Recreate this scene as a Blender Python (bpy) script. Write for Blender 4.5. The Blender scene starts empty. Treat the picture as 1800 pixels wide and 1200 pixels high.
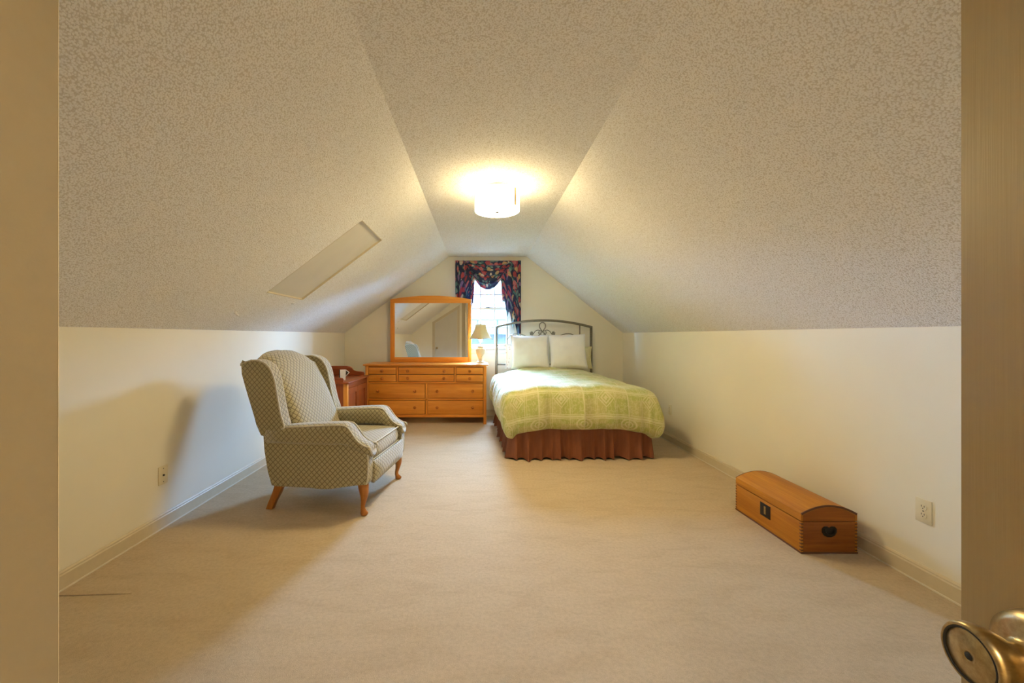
import bpy, bmesh, math, random
from math import sin, cos, pi, radians, sqrt, hypot, atan2
from mathutils import Vector, Matrix, noise

random.seed(7)
scn = bpy.context.scene
COL = scn.collection

# ------------------------------------------------------------------ camera / light / exposure
FPX, VX, VY, CAMZ = 700.0, 845.0, 590.0, 1.224
cam_d = bpy.data.cameras.new('camera')
cam_d.sensor_width = 36.0
cam_d.lens = 36.0 * FPX / 1800.0
cam_d.shift_x = (900 - VX) / 1800.0
cam_d.shift_y = -(600 - VY) / 1800.0
cam_d.clip_start = 0.02
cam = bpy.data.objects.new('camera', cam_d)
cam.location = (0, 0, CAMZ)
cam.rotation_euler = (pi / 2, 0, 0)
COL.objects.link(cam)
scn.camera = cam

world = bpy.data.worlds.new('sky')
scn.world = world
world.use_nodes = True
bg = world.node_tree.nodes['Background']
bg.inputs['Color'].default_value = (0.31, 0.56, 1.0, 1)
bg.inputs['Strength'].default_value = 155.0

LAMP_COL = (1.0, 0.79, 0.42)
LAMP_STRENGTH = 10.5
DIFFUSER_STRENGTH = 36.0

scn.view_settings.view_transform = 'Standard'
scn.view_settings.look = 'None'
scn.view_settings.gamma = 1.0
scn.view_settings.use_curve_mapping = False
scn.view_settings.exposure = 1.30
try:
    scn.cycles.use_denoising = True
    scn.cycles.max_bounces = 10
    scn.cycles.diffuse_bounces = 6
    scn.cycles.transparent_max_bounces = 12
    scn.cycles.sample_clamp_indirect = 6.0
except Exception:
    pass

# window portal: guides sky sampling through the opening only (emits nothing itself)
pd = bpy.data.lights.new('window_portal', 'AREA')
pd.shape = 'RECTANGLE'; pd.size = 0.70; pd.size_y = 1.12
try:
    pd.cycles.is_portal = True
except Exception:
    pass
po = bpy.data.objects.new('window_portal', pd)
po.location = (0.11, 6.20, 1.60); po.rotation_euler = (-pi / 2, 0, 0)
COL.objects.link(po)

# ------------------------------------------------------------------ room numbers
YF = 6.12            # far wall
YN = 0.42            # near wall with closet door
XR = 2.186
ZK = 1.268           # knee wall height
ZC = 2.44
CL, CR = -0.49, 0.708
def XL(y): return -2.0 - 0.09 * (y - 0.42) / 5.7

def P(x, y, Y):
    return Vector(((x - VX) / FPX * Y, Y, CAMZ - (y - VY) / FPX * Y))

# ------------------------------------------------------------------ material helpers
MATS = {}
class NT:
    def __init__(s, name):
        s.m = bpy.data.materials.new(name); s.m.use_nodes = True
        s.t = s.m.node_tree; s.n = s.t.nodes; s.l = s.t.links
        s.b = s.n['Principled BSDF']; s.out = s.n['Material Output']
    def add(s, typ, **kw):
        nd = s.n.new(typ)
        for k, v in kw.items():
            if k.startswith('i_'):
                nd.inputs[k[2:].replace('_', ' ')].default_value = v
            else:
                setattr(nd, k, v)
        return nd
    def link(s, a, b): s.l.new(a, b)
    def coord(s, kind='Object', scale=(1, 1, 1), rot=(0, 0, 0)):
        tc = s.add('ShaderNodeTexCoord'); mp = s.add('ShaderNodeMapping')
        mp.inputs['Scale'].default_value = scale; mp.inputs['Rotation'].default_value = rot
        s.link(tc.outputs[kind], mp.inputs['Vector']); return mp.outputs['Vector']
    def noise(s, vec, scale, detail=3, rough=.55, dist=0):
        nd = s.add('ShaderNodeTexNoise'); nd.inputs['Scale'].default_value = scale
        nd.inputs['Detail'].default_value = detail; nd.inputs['Roughness'].default_value = rough
        nd.inputs['Distortion'].default_value = dist
        s.link(vec, nd.inputs['Vector']); return nd.outputs['Fac']
    def vor(s, vec, scale, feature='F1', rnd=1.0):
        nd = s.add('ShaderNodeTexVoronoi'); nd.feature = feature
        nd.inputs['Scale'].default_value = scale
        nd.inputs['Randomness'].default_value = rnd
        s.link(vec, nd.inputs['Vector']); return nd
    def ramp(s, fac, stops, interp='LINEAR'):
        r = s.add('ShaderNodeValToRGB'); r.color_ramp.interpolation = interp
        e = r.color_ramp.elements
        while len(e) > 1: e.remove(e[-1])
        e[0].position = stops[0][0]; e[0].color = (*stops[0][1], 1)
        for p, c in stops[1:]:
            q = e.new(p); q.color = (*c, 1)
        s.link(fac, r.inputs['Fac']); return r.outputs['Color']
    def mix(s, fac, a, b, typ='MIX'):
        m = s.add('ShaderNodeMix', data_type='RGBA', blend_type=typ)
        for sock, v in ((m.inputs['Factor'], fac), (m.inputs['A'], a), (m.inputs['B'], b)):
            pass
        def put(i, v):
            if hasattr(v, 'is_linked') or hasattr(v, 'links'): s.link(v, m.inputs[i])
            elif isinstance(v, (int, float)): m.inputs[i].default_value = v
            else: m.inputs[i].default_value = (*v, 1)
        put(0, fac); put(6, a); put(7, b)
        return m.outputs[2]
    def math(s, op, a, b=None, c=None):
        m = s.add('ShaderNodeMath', operation=op)
        for i, v in enumerate((a, b, c)):
            if v is None: continue
            if isinstance(v, (int, float)): m.inputs[i].default_value = v
            else: s.link(v, m.inputs[i])
        return m.outputs[0]
    def bump(s, h, strength=.5, dist=.01):
        b = s.add('ShaderNodeBump'); b.inputs['Strength'].default_value = strength
        b.inputs['Distance'].default_value = dist
        s.link(h, b.inputs['Height']); s.link(b.outputs['Normal'], s.b.inputs['Normal'])
    def base(s, c):
        if hasattr(c, 'links'): s.link(c, s.b.inputs['Base Color'])
        else: s.b.inputs['Base Color'].default_value = (*c, 1)
    def set(s, **kw):
        for k, v in kw.items():
            k = k.replace('_', ' ')
            if k in s.b.inputs: s.b.inputs[k].default_value = v
    def done(s, key): MATS[key] = s.m; return s.m

def simple(key, col, rough=.6, metal=0, var=.06, nscale=30, bump=0.0):
    t = NT(key); v = t.coord()
    n = t.noise(v, nscale, 4)
    lo = tuple(max(0, c * (1 - var)) for c in col); hi = tuple(min(1, c * (1 + var)) for c in col)
    t.base(t.ramp(n, [(.3, lo), (.7, hi)])); t.set(Roughness=rough, Metallic=metal)
    if bump: t.bump(n, bump, .003)
    return t.done(key)

def wood(key, c_lo, c_hi, axis, rough=.35, ring=26, knots=True):
    t = NT(key)
    sc = [ring, ring, ring]; sc['xyz'.index(axis)] = ring * .06
    v = t.coord('Object', tuple(sc))
    n = t.noise(v, 1.0, 5, .6, .6)
    v2 = t.coord('Object', tuple(s * 6 for s in sc))
    n2 = t.noise(v2, 1.0, 3, .6)
    f = t.math('ADD', t.math('MULTIPLY', n, .75), t.math('MULTIPLY', n2, .25))
    c = t.ramp(f, [(.32, c_lo), (.55, tuple((a + b) / 2 for a, b in zip(c_lo, c_hi))), (.7, c_hi)])
    t.base(c); t.set(Roughness=rough); t.b.inputs['Specular IOR Level'].default_value = .3; t.bump(n2, .08, .002)
    return t.done(key)

# walls: cream paint
def m_wall():
    t = NT('wall_paint'); v = t.coord()
    n = t.noise(v, 1.3, 3); n2 = t.noise(v, 160, 3)
    t.base(t.ramp(n, [(.3, (.80, .745, .60)), (.7, (.84, .785, .64))])); t.set(Roughness=.6)
    t.bump(n2, .12, .002); t.done('wall')
m_wall()
def m_popcorn():
    t = NT('popcorn_ceiling'); v = t.coord()
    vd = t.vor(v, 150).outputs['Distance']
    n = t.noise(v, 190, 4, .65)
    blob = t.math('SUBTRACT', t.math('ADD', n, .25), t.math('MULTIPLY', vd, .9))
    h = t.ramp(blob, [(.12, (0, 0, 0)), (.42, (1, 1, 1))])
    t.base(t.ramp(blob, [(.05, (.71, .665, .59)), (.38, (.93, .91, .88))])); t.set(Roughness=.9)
    t.bump(h, .5, .005); t.done('popcorn')
m_popcorn()
def m_carpet():
    t = NT('carpet_pile'); v = t.coord()
    n = t.noise(v, 420, 3, .7)
    n2 = t.noise(t.coord('Object', (3.2, 9, 1), (0, 0, .25)), 1.0, 4, .6, .8)
    n3 = t.noise(v, 55, 4, .7)
    c = t.ramp(n, [(.3, (.53, .41, .265)), (.7, (.71, .565, .385))])
    c2 = t.ramp(n2, [(.3, (.90, .88, .85)), (.5, (.975, .97, .965)), (.65, (1, 1, 1))])
    c3 = t.ramp(n3, [(.3, (.86, .85, .84)), (.6, (1, 1, 1))])
    t.base(t.mix(1.0, t.mix(1.0, c, c2, 'MULTIPLY'), c3, 'MULTIPLY')); t.set(Roughness=1.0)
    t.bump(t.math('ADD', n, t.math('MULTIPLY', n3, .8)), .6, .006); t.done('carpet')
m_carpet()
simple('trim', (.62, .53, .37), .45, var=.03)
simple('shoe', (.72, .66, .54), .5, var=.03)
simple('hatch_panel', (.66, .62, .54), .7, var=.03, nscale=4)
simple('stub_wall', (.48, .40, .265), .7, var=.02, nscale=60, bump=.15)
def m_door():
    t = NT('door_paint')
    n = t.noise(t.coord('Object', (300, 300, 5)), 1.0, 3, .6)
    t.base(t.ramp(n, [(.25, (.335, .24, .10)), (.75, (.365, .265, .115))])); t.set(Roughness=.5)
    t.bump(n, .14, .0015); t.done('door')
m_door()
simple('door_white', (.60, .57, .50), .5, var=.03, nscale=5)
def m_brass():
    t = NT('antique_brass')
    n = t.noise(t.coord('Object', (20, 160, 160)), 1.0, 4, .7)
    t.base(t.ramp(n, [(.3, (.36, .26, .12)), (.75, (.56, .44, .24))]))
    t.set(Roughness=.3, Metallic=1.0); t.bump(n, .06, .001); t.done('brass')
m_brass()
simple('dark_metal', (.03, .027, .022), .5, .6)
simple('black', (.012, .011, .01), .6)
simple('bronze', (.20, .175, .12), .45, .35, var=.15)
simple('plate', (.74, .65, .44), .35, var=.02)
simple('plate_dark', (.10, .08, .06), .5)
simple('win_white', (.70, .67, .62), .45, var=.02)
HON_LO, HON_HI = (.60, .185, .016), (.86, .36, .055)
for ax in 'xyz': wood('honey_' + ax, HON_LO, HON_HI, ax, .33)
for ax in 'xyz': wood('cherry_' + ax, (.20, .042, .012), (.40, .10, .026), ax, .3)
wood('pine_x', (.20, .052, .006), (.46, .155, .018), 'x', .5, ring=18)
wood('pine_y', (.36, .115, .008), (.62, .26, .022), 'y', .5, ring=18)
wood('knob_wood', (.42, .11, .012), (.6, .2, .03), 'z', .3)
wood('leg_oak', (.33, .11, .018), (.52, .21, .045), 'z', .3)
simple('pine_end', (.13, .045, .012), .6)
simple('mirror_back', (.2, .12, .06), .7)
def m_mirror():
    t = NT('mirror_glass'); v = t.coord(); n = t.noise(v, 2, 1)
    t.base(t.ramp(n, [(0, (.86, .87, .86)), (1, (.88, .89, .88))])); t.set(Roughness=.0, Metallic=1.0); t.done('mirror')
m_mirror()
def m_chair():
    t = NT('diamond_upholstery')
    tc = t.add('ShaderNodeUVMap'); mp = t.add('ShaderNodeMapping')
    mp.inputs['Rotation'].default_value = (0, 0, pi / 4); mp.inputs['Scale'].default_value = (37, 37, 1)
    t.link(tc.outputs['UV'], mp.inputs['Vector'])
    sp = t.add('ShaderNodeSeparateXYZ'); t.link(mp.outputs['Vector'], sp.inputs[0])
    def edge(o):
        f = t.math('FRACT', o); return t.math('ABSOLUTE', t.math('SUBTRACT', f, .5))
    m = t.math('MAXIMUM', edge(sp.outputs[0]), edge(sp.outputs[1]))
    v = t.coord(); n = t.noise(v, 300, 3, .7)
    lat = t.ramp(m, [(.37, (1, 1, 1)), (.45, (.50, .47, .41)), (.5, (.33, .30, .25))])
    c = t.ramp(n, [(.3, (.34, .29, .155)), (.7, (.49, .43, .26))])
    t.base(t.mix(1.0, c, lat, 'MULTIPLY')); t.set(Roughness=.75)
    t.set(Sheen_Weight=.6, Sheen_Roughness=.45)
    hh = t.ramp(m, [(.3, (1, 1, 1)), (.5, (0, 0, 0))])
    t.bump(hh, .5, .004); t.done('upholstery')
m_chair()
simple('piping', (.62, .58, .47), .7, nscale=200, var=.12)
def m_duvet():
    t = NT('green_print_cotton')
    uv = t.add('ShaderNodeUVMap').outputs['UV']
    sp = t.add('ShaderNodeSeparateXYZ'); t.link(uv, sp.inputs[0])
    U, V = sp.outputs[0], sp.outputs[1]
    W, H = .44, .40
    def cell(o, w, off=0): return t.math('SUBTRACT', t.math('FRACT', t.math('DIVIDE', t.math('ADD', o, off + 10 * w), w)), .5)
    cu, cv = cell(U, W), cell(V, H)
    cu2 = cell(U, W, W / 2)
    au, av, au2 = t.math('ABSOLUTE', cu), t.math('ABSOLUTE', cv), t.math('ABSOLUTE', cu2)
    # diamond medallion
    dia = t.math('ADD', au, av)
    def band(x, lo, hi): 
        return t.math('MULTIPLY', t.math('GREATER_THAN', x, lo), t.math('LESS_THAN', x, hi))
    def ors(*xs):
        r = xs[0]
        for x in xs[1:]: r = t.math('MAXIMUM', r, x)
        return r
    m1 = ors(band(dia, .0, .05), band(dia, .085, .12), band(dia, .16, .185))
    # oval medallion in the alternate columns
    ov = t.math('SQRT', t.math('ADD', t.math('POWER', au2, 2.0), t.math('POWER', t.math('MULTIPLY', cell(V, H, H / 2), 1.5), 2.0)))
    m2 = ors(band(ov, .0, .03), band(ov, .07, .10), band(ov, .15, .19))
    # stripes across
    st = cell(V, H / 2, .06); ast = t.math('ABSOLUTE', st)
    m3 = ors(band(ast, .40, .43), band(ast, .46, .5))
    m4 = ors(band(au, .485, .5), band(au2, .30, .312), band(au2, .262, .27))
    fine = t.vor(uv, 75).outputs['Distance']
    fine2 = t.vor(uv, 34).outputs['Distance']
    mf = t.math('MULTIPLY', t.math('MULTIPLY', t.math('GREATER_THAN', fine, .50), t.math('GREATER_THAN', fine2, .45)), .45)
    mk = ors(m1, m2, m3, m4, mf)
    brk = t.math('GREATER_THAN', t.noise(uv, 70, 3, .7), .36)
    mk = t.math('MULTIPLY', mk, brk)
    # alternate blocks a little browner
    blk = t.math('GREATER_THAN', t.math('MULTIPLY', cu2, cv), .0)
    g = t.mix(blk, (.42, .44, .12), (.49, .47, .17))
    c = t.mix(t.math('MULTIPLY', mk, .62), g, (.74, .70, .44))
    t.base(c); t.set(Roughness=.8, Sheen_Weight=.3)
    wr = t.noise(uv, 9, 4, .6, .5)
    t.bump(wr, .35, .012); t.done('duvet')
m_duvet()
simple('duvet_lining', (.62, .57, .36), .85)
def m_skirt():
    t = NT('brown_cotton'); v = t.coord()
    n = t.noise(t.coord('Object', (60, 60, 4)), 1, 3)
    t.base(t.ramp(n, [(.3, (.19, .056, .018)), (.7, (.23, .070, .023))])); t.set(Roughness=.7)
    t.bump(n, .3, .004); t.done('skirt')
m_skirt()
def m_pillow():
    t = NT('white_cotton'); v = t.coord(); n = t.noise(v, 9, 4); n2 = t.noise(v, 500, 2)
    t.base(t.ramp(n, [(.3, (.84, .84, .86)), (.7, (.89, .89, .90))])); t.set(Roughness=.85)
    t.bump(t.math('ADD', n, t.math('MULTIPLY', n2, .05)), .35, .01); t.done('pillow')
m_pillow()
def m_pillow2():
    t = NT('floral_cotton'); v = t.coord()
    d = t.vor(v, 26).outputs['Distance']; n = t.noise(v, 30, 3)
    t.base(t.ramp(t.math('ADD', d, t.math('MULTIPLY', n, .4)), [(.3, (.48, .30, .22)), (.42, (.75, .66, .54)), (.6, (.80, .74, .64))]))
    t.set(Roughness=.85); t.done('pillow_floral')
m_pillow2()
simple('pillow_yellow', (.72, .66, .40), .85)
simple('mattress', (.75, .72, .66), .9)
def m_curtain():
    t = NT('floral_chintz')
    uv = t.add('ShaderNodeUVMap').outputs['UV']
    nz = t.add('ShaderNodeTexNoise'); nz.inputs['Scale'].default_value = 26; nz.inputs['Detail'].default_value = 3
    t.link(uv, nz.inputs['Vector'])
    add = t.add('ShaderNodeVectorMath', operation='MULTIPLY_ADD')
    t.link(nz.outputs['Color'], add.inputs[0]); add.inputs[1].default_value = (.05, .05, 0); t.link(uv, add.inputs[2])
    w = add.outputs[0]
    v1 = t.vor(w, 11); v2 = t.vor(w, 17)
    sep = t.add('ShaderNodeSeparateColor'); t.link(v1.outputs['Color'], sep.inputs[0])
    fl = t.ramp(sep.outputs[0], [(0, (.50, .05, .05)), (.3, (.72, .20, .18)), (.45, (.78, .64, .46)), (.56, (.30, .18, .36)),
                                 (.68, (.58, .08, .08)), (.86, (.74, .46, .18))], 'CONSTANT')
    petal = t.noise(w, 70, 3, .7)
    fl = t.mix(1.0, fl, t.ramp(petal, [(.3, (.55, .55, .55)), (.65, (1, 1, 1))]), 'MULTIPLY')
    sep2 = t.add('ShaderNodeSeparateColor'); t.link(v2.outputs['Color'], sep2.inputs[0])
    leaf = t.ramp(sep2.outputs[1], [(0, (.014, .02, .07)), (.3, (.07, .18, .15)), (.55, (.016, .024, .08)), (.72, (.20, .32, .26))], 'CONSTANT')
    lm = t.math('LESS_THAN', v2.outputs['Distance'], .50)
    base = t.mix(lm, (.012, .016, .05), leaf)
    fm = t.math('LESS_THAN', v1.outputs['Distance'], .46)
    c = t.mix(fm, base, fl)
    t.base(c); t.set(Roughness=.55)
    tr = t.add('ShaderNodeBsdfTranslucent'); t.link(t.mix(.6, c, (.05, .10, .22)), tr.inputs['Color'])
    ms = t.add('ShaderNodeMixShader'); ms.inputs[0].default_value = .22
    t.link(t.b.outputs[0], ms.inputs[1]); t.link(tr.outputs[0], ms.inputs[2]); t.link(ms.outputs[0], t.out.inputs['Surface'])
    t.done('curtain')
m_curtain()
def m_glass():
    t = NT('window_pane')
    tr = t.add('ShaderNodeBsdfTransparent'); tr.inputs['Color'].default_value = (.97, .98, .98, 1)
    gl = t.add('ShaderNodeBsdfGlossy'); gl.inputs['Roughness'].default_value = .02
    ms = t.add('ShaderNodeMixShader'); ms.inputs[0].default_value = .05
    t.link(tr.outputs[0], ms.inputs[1]); t.link(gl.outputs[0], ms.inputs[2]); t.link(ms.outputs[0], t.out.inputs['Surface'])
    t.done('glass')
m_glass()
def m_emit(key, col, st):
    t = NT(key)
    t.base((.9, .88, .82)); t.b.inputs['Emission Color'].default_value = (*col, 1)
    t.b.inputs['Emission Strength'].default_value = st; t.done(key)
m_emit('drum_glow', LAMP_COL, LAMP_STRENGTH)
m_emit('top_glow', LAMP_COL, 1.0)
m_emit('diffuser_glow', LAMP_COL, DIFFUSER_STRENGTH)
m_emit('bulb_glow', (1, .84, .60), 26)
m_emit('hall_fill_glow', (1, .84, .60), 54)  # emission of the added hall globe, a fill light out of view
def m_shade():
    t = NT('shade_fabric')
    n = t.noise(t.coord(), 120, 2)
    c = t.ramp(n, [(.3, (.68, .60, .38)), (.7, (.76, .68, .45))]); t.base(c); t.set(Roughness=.9)
    tr = t.add('ShaderNodeBsdfTranslucent'); t.link(c, tr.inputs['Color'])
    ms = t.add('ShaderNodeMixShader'); ms.inputs[0].default_value = .16
    t.link(t.b.outputs[0], ms.inputs[1]); t.link(tr.outputs[0], ms.inputs[2]); t.link(ms.outputs[0], t.out.inputs['Surface'])
    t.done('shade')
m_shade()
simple('shade_trim', (.55, .40, .18), .7)
simple('ceramic', (.78, .70, .58), .25, var=.03, nscale=20)
simple('white_card', (.80, .79, .77), .6)
def m_roof():
    t = NT('shingle_roof')
    br = t.add('ShaderNodeTexBrick')
    t.link(t.coord('UV'), br.inputs['Vector'])
    br.inputs['Scale'].default_value = 1.0
    br.inputs['Color1'].default_value = (.0019, .0023, .0026, 1); br.inputs['Color2'].default_value = (.0026, .0030, .0032, 1)
    br.inputs['Mortar'].default_value = (.0003, .0007, .0013, 1)
    br.inputs['Brick Width'].default_value = .9; br.inputs['Row Height'].default_value = .22; br.inputs['Mortar Size'].default_value = .035
    t.base(br.outputs['Color']); t.set(Roughness=.9); t.done('roof')
m_roof()
simple('siding', (.0019, .0024, .0029), .9)
simple('ground', (.012, .016, .008), .9)
simple('rail_metal', (.0002, .0005, .0014), 1.0)

# ------------------------------------------------------------------ mesh helpers
def box_uv(me):
    uvl = me.uv_layers.new(name='UVMap')
    for p in me.polygons:
        n = p.normal; a = max(range(3), key=lambda i: abs(n[i]))
        for li in p.loop_indices:
            co = me.vertices[me.loops[li].vertex_index].co
            uvl.data[li].uv = (co[1], co[2]) if a == 0 else ((co[0], co[2]) if a == 1 else (co[0], co[1]))

def obj(name, bm, mat, parent=None, smooth=False, uv=True, subsurf=0):
    me = bpy.data.meshes.new(name)
    bmesh.ops.recalc_face_normals(bm, faces=bm.faces)
    bm.to_mesh(me); bm.free()
    if uv and not me.uv_layers: box_uv(me)
    if smooth:
        for p in me.polygons: p.use_smooth = True
    me.materials.append(MATS[mat])
    o = bpy.data.objects.new(name, me); COL.objects.link(o)
    if parent is not None: o.parent = parent
    if smooth == 'auto':
        try: me.set_sharp_from_angle(angle=radians(40))
        except Exception: pass
    if subsurf:
        md = o.modifiers.new('sub', 'SUBSURF'); md.levels = subsurf; md.render_levels = subsurf
    return o

def tag(o, label, cat, group=None):
    o['label'] = label; o['category'] = cat
    if group: o['group'] = group
    return o
def struct(o): o['kind'] = 'structure'; return o
def empty(name, loc=(0, 0, 0), rz=0):
    o = bpy.data.objects.new(name, None); o.location = loc; o.rotation_euler = (0, 0, rz)
    o.empty_display_size = .1; COL.objects.link(o); return o

def bx(bm, x0, x1, y0, y1, z0, z1, bevel=0, seg=2):
    vs = [bm.verts.new((x, y, z)) for x in (x0, x1) for y in (y0, y1) for z in (z0, z1)]
    f = [(0, 1, 3, 2), (4, 6, 7, 5), (0, 4, 5, 1), (2, 3, 7, 6), (0, 2, 6, 4), (1, 5, 7, 3)]
    fs = [bm.faces.new([vs[i] for i in q]) for q in f]
    if bevel:
        es = list({e for fa in fs for e in fa.edges})
        bmesh.ops.bevel(bm, geom=es, offset=bevel, segments=seg, affect='EDGES', profile=.5)
def box(name, dims, mat, parent=None, bevel=0, seg=2):
    bm = bmesh.new(); bx(bm, *dims, bevel=bevel, seg=seg)
    return obj(name, bm, mat, parent, smooth='auto' if bevel else False)

def poly(bm, pts):
    return bm.faces.new([bm.verts.new(p) for p in pts])

def prism(name, pts, ax, a0, a1, mat, parent=None, bevel=0, seg=2, smooth='auto'):
    """extrude 2D outline along axis ax. pts are the two other coords in xyz order"""
    bm = bmesh.new()
    def mk(p, a):
        if ax == 'x': return (a, p[0], p[1])
        if ax == 'y': return (p[0], a, p[1])
        return (p[0], p[1], a)
    A = [bm.verts.new(mk(p, a0)) for p in pts]; B = [bm.verts.new(mk(p, a1)) for p in pts]
    f1 = bm.faces.new(A); f2 = bm.faces.new(B[::-1])
    n = len(pts)
    for i in range(n): bm.faces.new([A[i], A[(i + 1) % n], B[(i + 1) % n], B[i]])
    if bevel:
        es = [e for e in list(f1.edges) + list(f2.edges)]
        bmesh.ops.bevel(bm, geom=es, offset=bevel, segments=seg, affect='EDGES', profile=.5)
    return obj(name, bm, mat, parent, smooth=smooth)

def loft_bm(bm, rings, cap=True, closed=True):
    vr = [[bm.verts.new(p) for p in r] for r in rings]
    n = len(vr[0])
    for a, b in zip(vr[:-1], vr[1:]):
        for i in range(n if closed else n - 1):
            bm.faces.new([a[i], a[(i + 1) % n], b[(i + 1) % n], b[i]])
    if cap and closed:
        bm.faces.new(vr[0][::-1]); bm.faces.new(vr[-1])
def loft(name, rings, mat, parent=None, smooth=True, cap=True, closed=True, subsurf=0):
    bm = bmesh.new(); loft_bm(bm, rings, cap, closed)
    return obj(name, bm, mat, parent, smooth=smooth, subsurf=subsurf)

def lathe_rings(prof, c=(0, 0, 0), axis='z', n=24):
    rings = []
    for r, h in prof:
        ring = []
        for i in range(n):
            a = 2 * pi * i / n; p, q = max(r, 1e-4) * cos(a), max(r, 1e-4) * sin(a)
            if axis == 'z': ring.append((c[0] + p, c[1] + q, c[2] + h))
            elif axis == 'x': ring.append((c[0] + h, c[1] + p, c[2] + q))
            else: ring.append((c[0] + p, c[1] + h, c[2] + q))
        rings.append(ring)
    return rings
def lathe(name, prof, c, mat, parent=None, axis='z', n=24, smooth='auto'):
    return loft(name, lathe_rings(prof, c, axis, n), mat, parent, smooth=smooth)

def smooth_path(pts, k=6, closed=False):
    pts = [Vector(p) for p in pts]; out = []
    n = len(pts)
    rng = n if closed else n - 1
    for i in range(rng):
        p0 = pts[i - 1] if (closed or i > 0) else pts[0]
        p1 = pts[i]; p2 = pts[(i + 1) % n]
        p3 = pts[(i + 2) % n] if (closed or i + 2 < n) else pts[-1]
        for j in range(k):
            t = j / k
            out.append(.5 * ((2 * p1) + (-p0 + p2) * t + (2 * p0 - 5 * p1 + 4 * p2 - p3) * t * t + (-p0 + 3 * p1 - 3 * p2 + p3) * t ** 3))
    if not closed: out.append(pts[-1].copy())
    return out
def tube_bm(bm, pts, r, n=8, closed=False, flat=1.0):
    pts = [Vector(p) for p in pts]
    m = len(pts); rings = []
    up = None
    for i in range(m):
        a = pts[i - 1] if (i > 0 or closed) else pts[i]
        b = pts[(i + 1) % m] if (i < m - 1 or closed) else pts[i]
        d = (b - a)
        d = d.normalized() if d.length > 1e-9 else Vector((0, 0, 1))
        if up is None:
            up = d.orthogonal().normalized()
        else:
            up = up - d * up.dot(d)
            up = up.normalized() if up.length > 1e-6 else d.orthogonal().normalized()
        w = d.cross(up)
        rr = r[i] if isinstance(r, (list, tuple)) else r
        rings.append([pts[i] + up * rr * cos(2 * pi * j / n) + w * rr * flat * sin(2 * pi * j / n) for j in range(n)])
    if closed: rings.append(rings[0])
    if closed:
        vr = [[bm.verts.new(p) for p in q] for q in rings[:-1]]
        for i in range(len(vr)):
            a, b = vr[i], vr[(i + 1) % len(vr)]
            for j in range(n): bm.faces.new([a[j], a[(j + 1) % n], b[(j + 1) % n], b[j]])
    else:
        loft_bm(bm, rings)
def tube(name, pts, r, mat, parent=None, n=8, closed=False):
    bm = bmesh.new(); tube_bm(bm, pts, r, n, closed)
    return obj(name, bm, mat, parent, smooth=True)

def grid_obj(name, f, nu, nv, mat, parent=None, uvf=None, smooth=True, solid=0, subsurf=0):
    """surface f(i/nu, j/nv) -> (x,y,z); uv from uvf"""
    vs = []; fs = []
    for j in range(nv + 1):
        for i in range(nu + 1): vs.append(tuple(f(i / nu, j / nv)))
    for j in range(nv):
        for i in range(nu):
            a = j * (nu + 1) + i; fs.append((a, a + 1, a + nu + 2, a + nu + 1))
    me = bpy.data.meshes.new(name); me.from_pydata(vs, [], fs); me.update()
    uvl = me.uv_layers.new(name='UVMap')
    for p in me.polygons:
        p.use_smooth = smooth
        for li in p.loop_indices:
            vi = me.loops[li].vertex_index; i = vi % (nu + 1); j = vi // (nu + 1)
            uvl.data[li].uv = uvf(i / nu, j / nv) if uvf else (i / nu, j / nv)
    me.materials.append(MATS[mat])
    o = bpy.data.objects.new(name, me); COL.objects.link(o)
    if parent is not None: o.parent = parent
    if solid:
        md = o.modifiers.new('solid', 'SOLIDIFY'); md.thickness = solid; md.offset = 0
    if subsurf:
        md = o.modifiers.new('sub', 'SUBSURF'); md.levels = subsurf; md.render_levels = subsurf
    return o

def lerp_tab(tab, x):
    if x <= tab[0][0]: return tab[0][1:]
    for a, b in zip(tab[:-1], tab[1:]):
        if x <= b[0]:
            t = (x - a[0]) / (b[0] - a[0]); t2 = t
            return tuple(p + (q - p) * t2 for p, q in zip(a[1:], b[1:]))
    return tab[-1][1:]

# ================================================================== ROOM SHELL
YB = -0.35            # entry doorway wall behind the camera
def quad_obj(name, polys, mat):
    bm = bmesh.new()
    for p in polys: poly(bm, p)
    me = bpy.data.meshes.new(name); bm.to_mesh(me); bm.free(); box_uv(me)
    me.materials.append(MATS[mat]); o = bpy.data.objects.new(name, me); COL.objects.link(o)
    return o
HY = -1.6
struct(quad_obj('floor', [[(XL(YN) - .1, HY, 0), (XR + .1, HY, 0), (XR + .1, YF + .05, 0), (XL(YF) - .05, YF + .05, 0)]], 'carpet'))
struct(quad_obj('wall_left', [[(XL(YN), YN, 0), (XL(YF), YF, 0), (XL(YF), YF, ZK), (XL(YN), YN, ZK)]], 'wall'))
struct(quad_obj('wall_right', [[(XR, YN, 0), (XR, YN, ZK), (XR, YF, ZK), (XR, YF, 0)]], 'wall'))

# ceiling: flat strip + two slopes, one continuous textured surface, with a cut-out for the hatch
HS0, HS1, HT0, HT1 = 3.085, 3.715, 0.250, 0.722
def slope_l(y, t):
    x = XL(y) + t * (CL - XL(y)); return Vector((x, y, ZK + t * (ZC - ZK)))
cp = []
ys = [YN, HS0, HS1, YF]; ts = [0, HT0, HT1, 1]
for a in range(3):
    for b in range(3):
        if a == 1 and b == 1: continue
        cp.append([slope_l(ys[a], ts[b]), slope_l(ys[a], ts[b + 1]), slope_l(ys[a + 1], ts[b + 1]), slope_l(ys[a + 1], ts[b])])
cp.append([(CL, YN, ZC), (CR, YN, ZC), (CR, YF, ZC), (CL, YF, ZC)])
cp.append([(-.445, YB, ZC), (.56, YB, ZC), (.56, YN, ZC), (-.445, YN, ZC)])
cp.append([(CR, YN, ZC), (XR, YN, ZK), (XR, YF, ZK), (CR, YF, ZC)])
struct(quad_obj('ceiling', cp, 'popcorn'))

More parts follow.
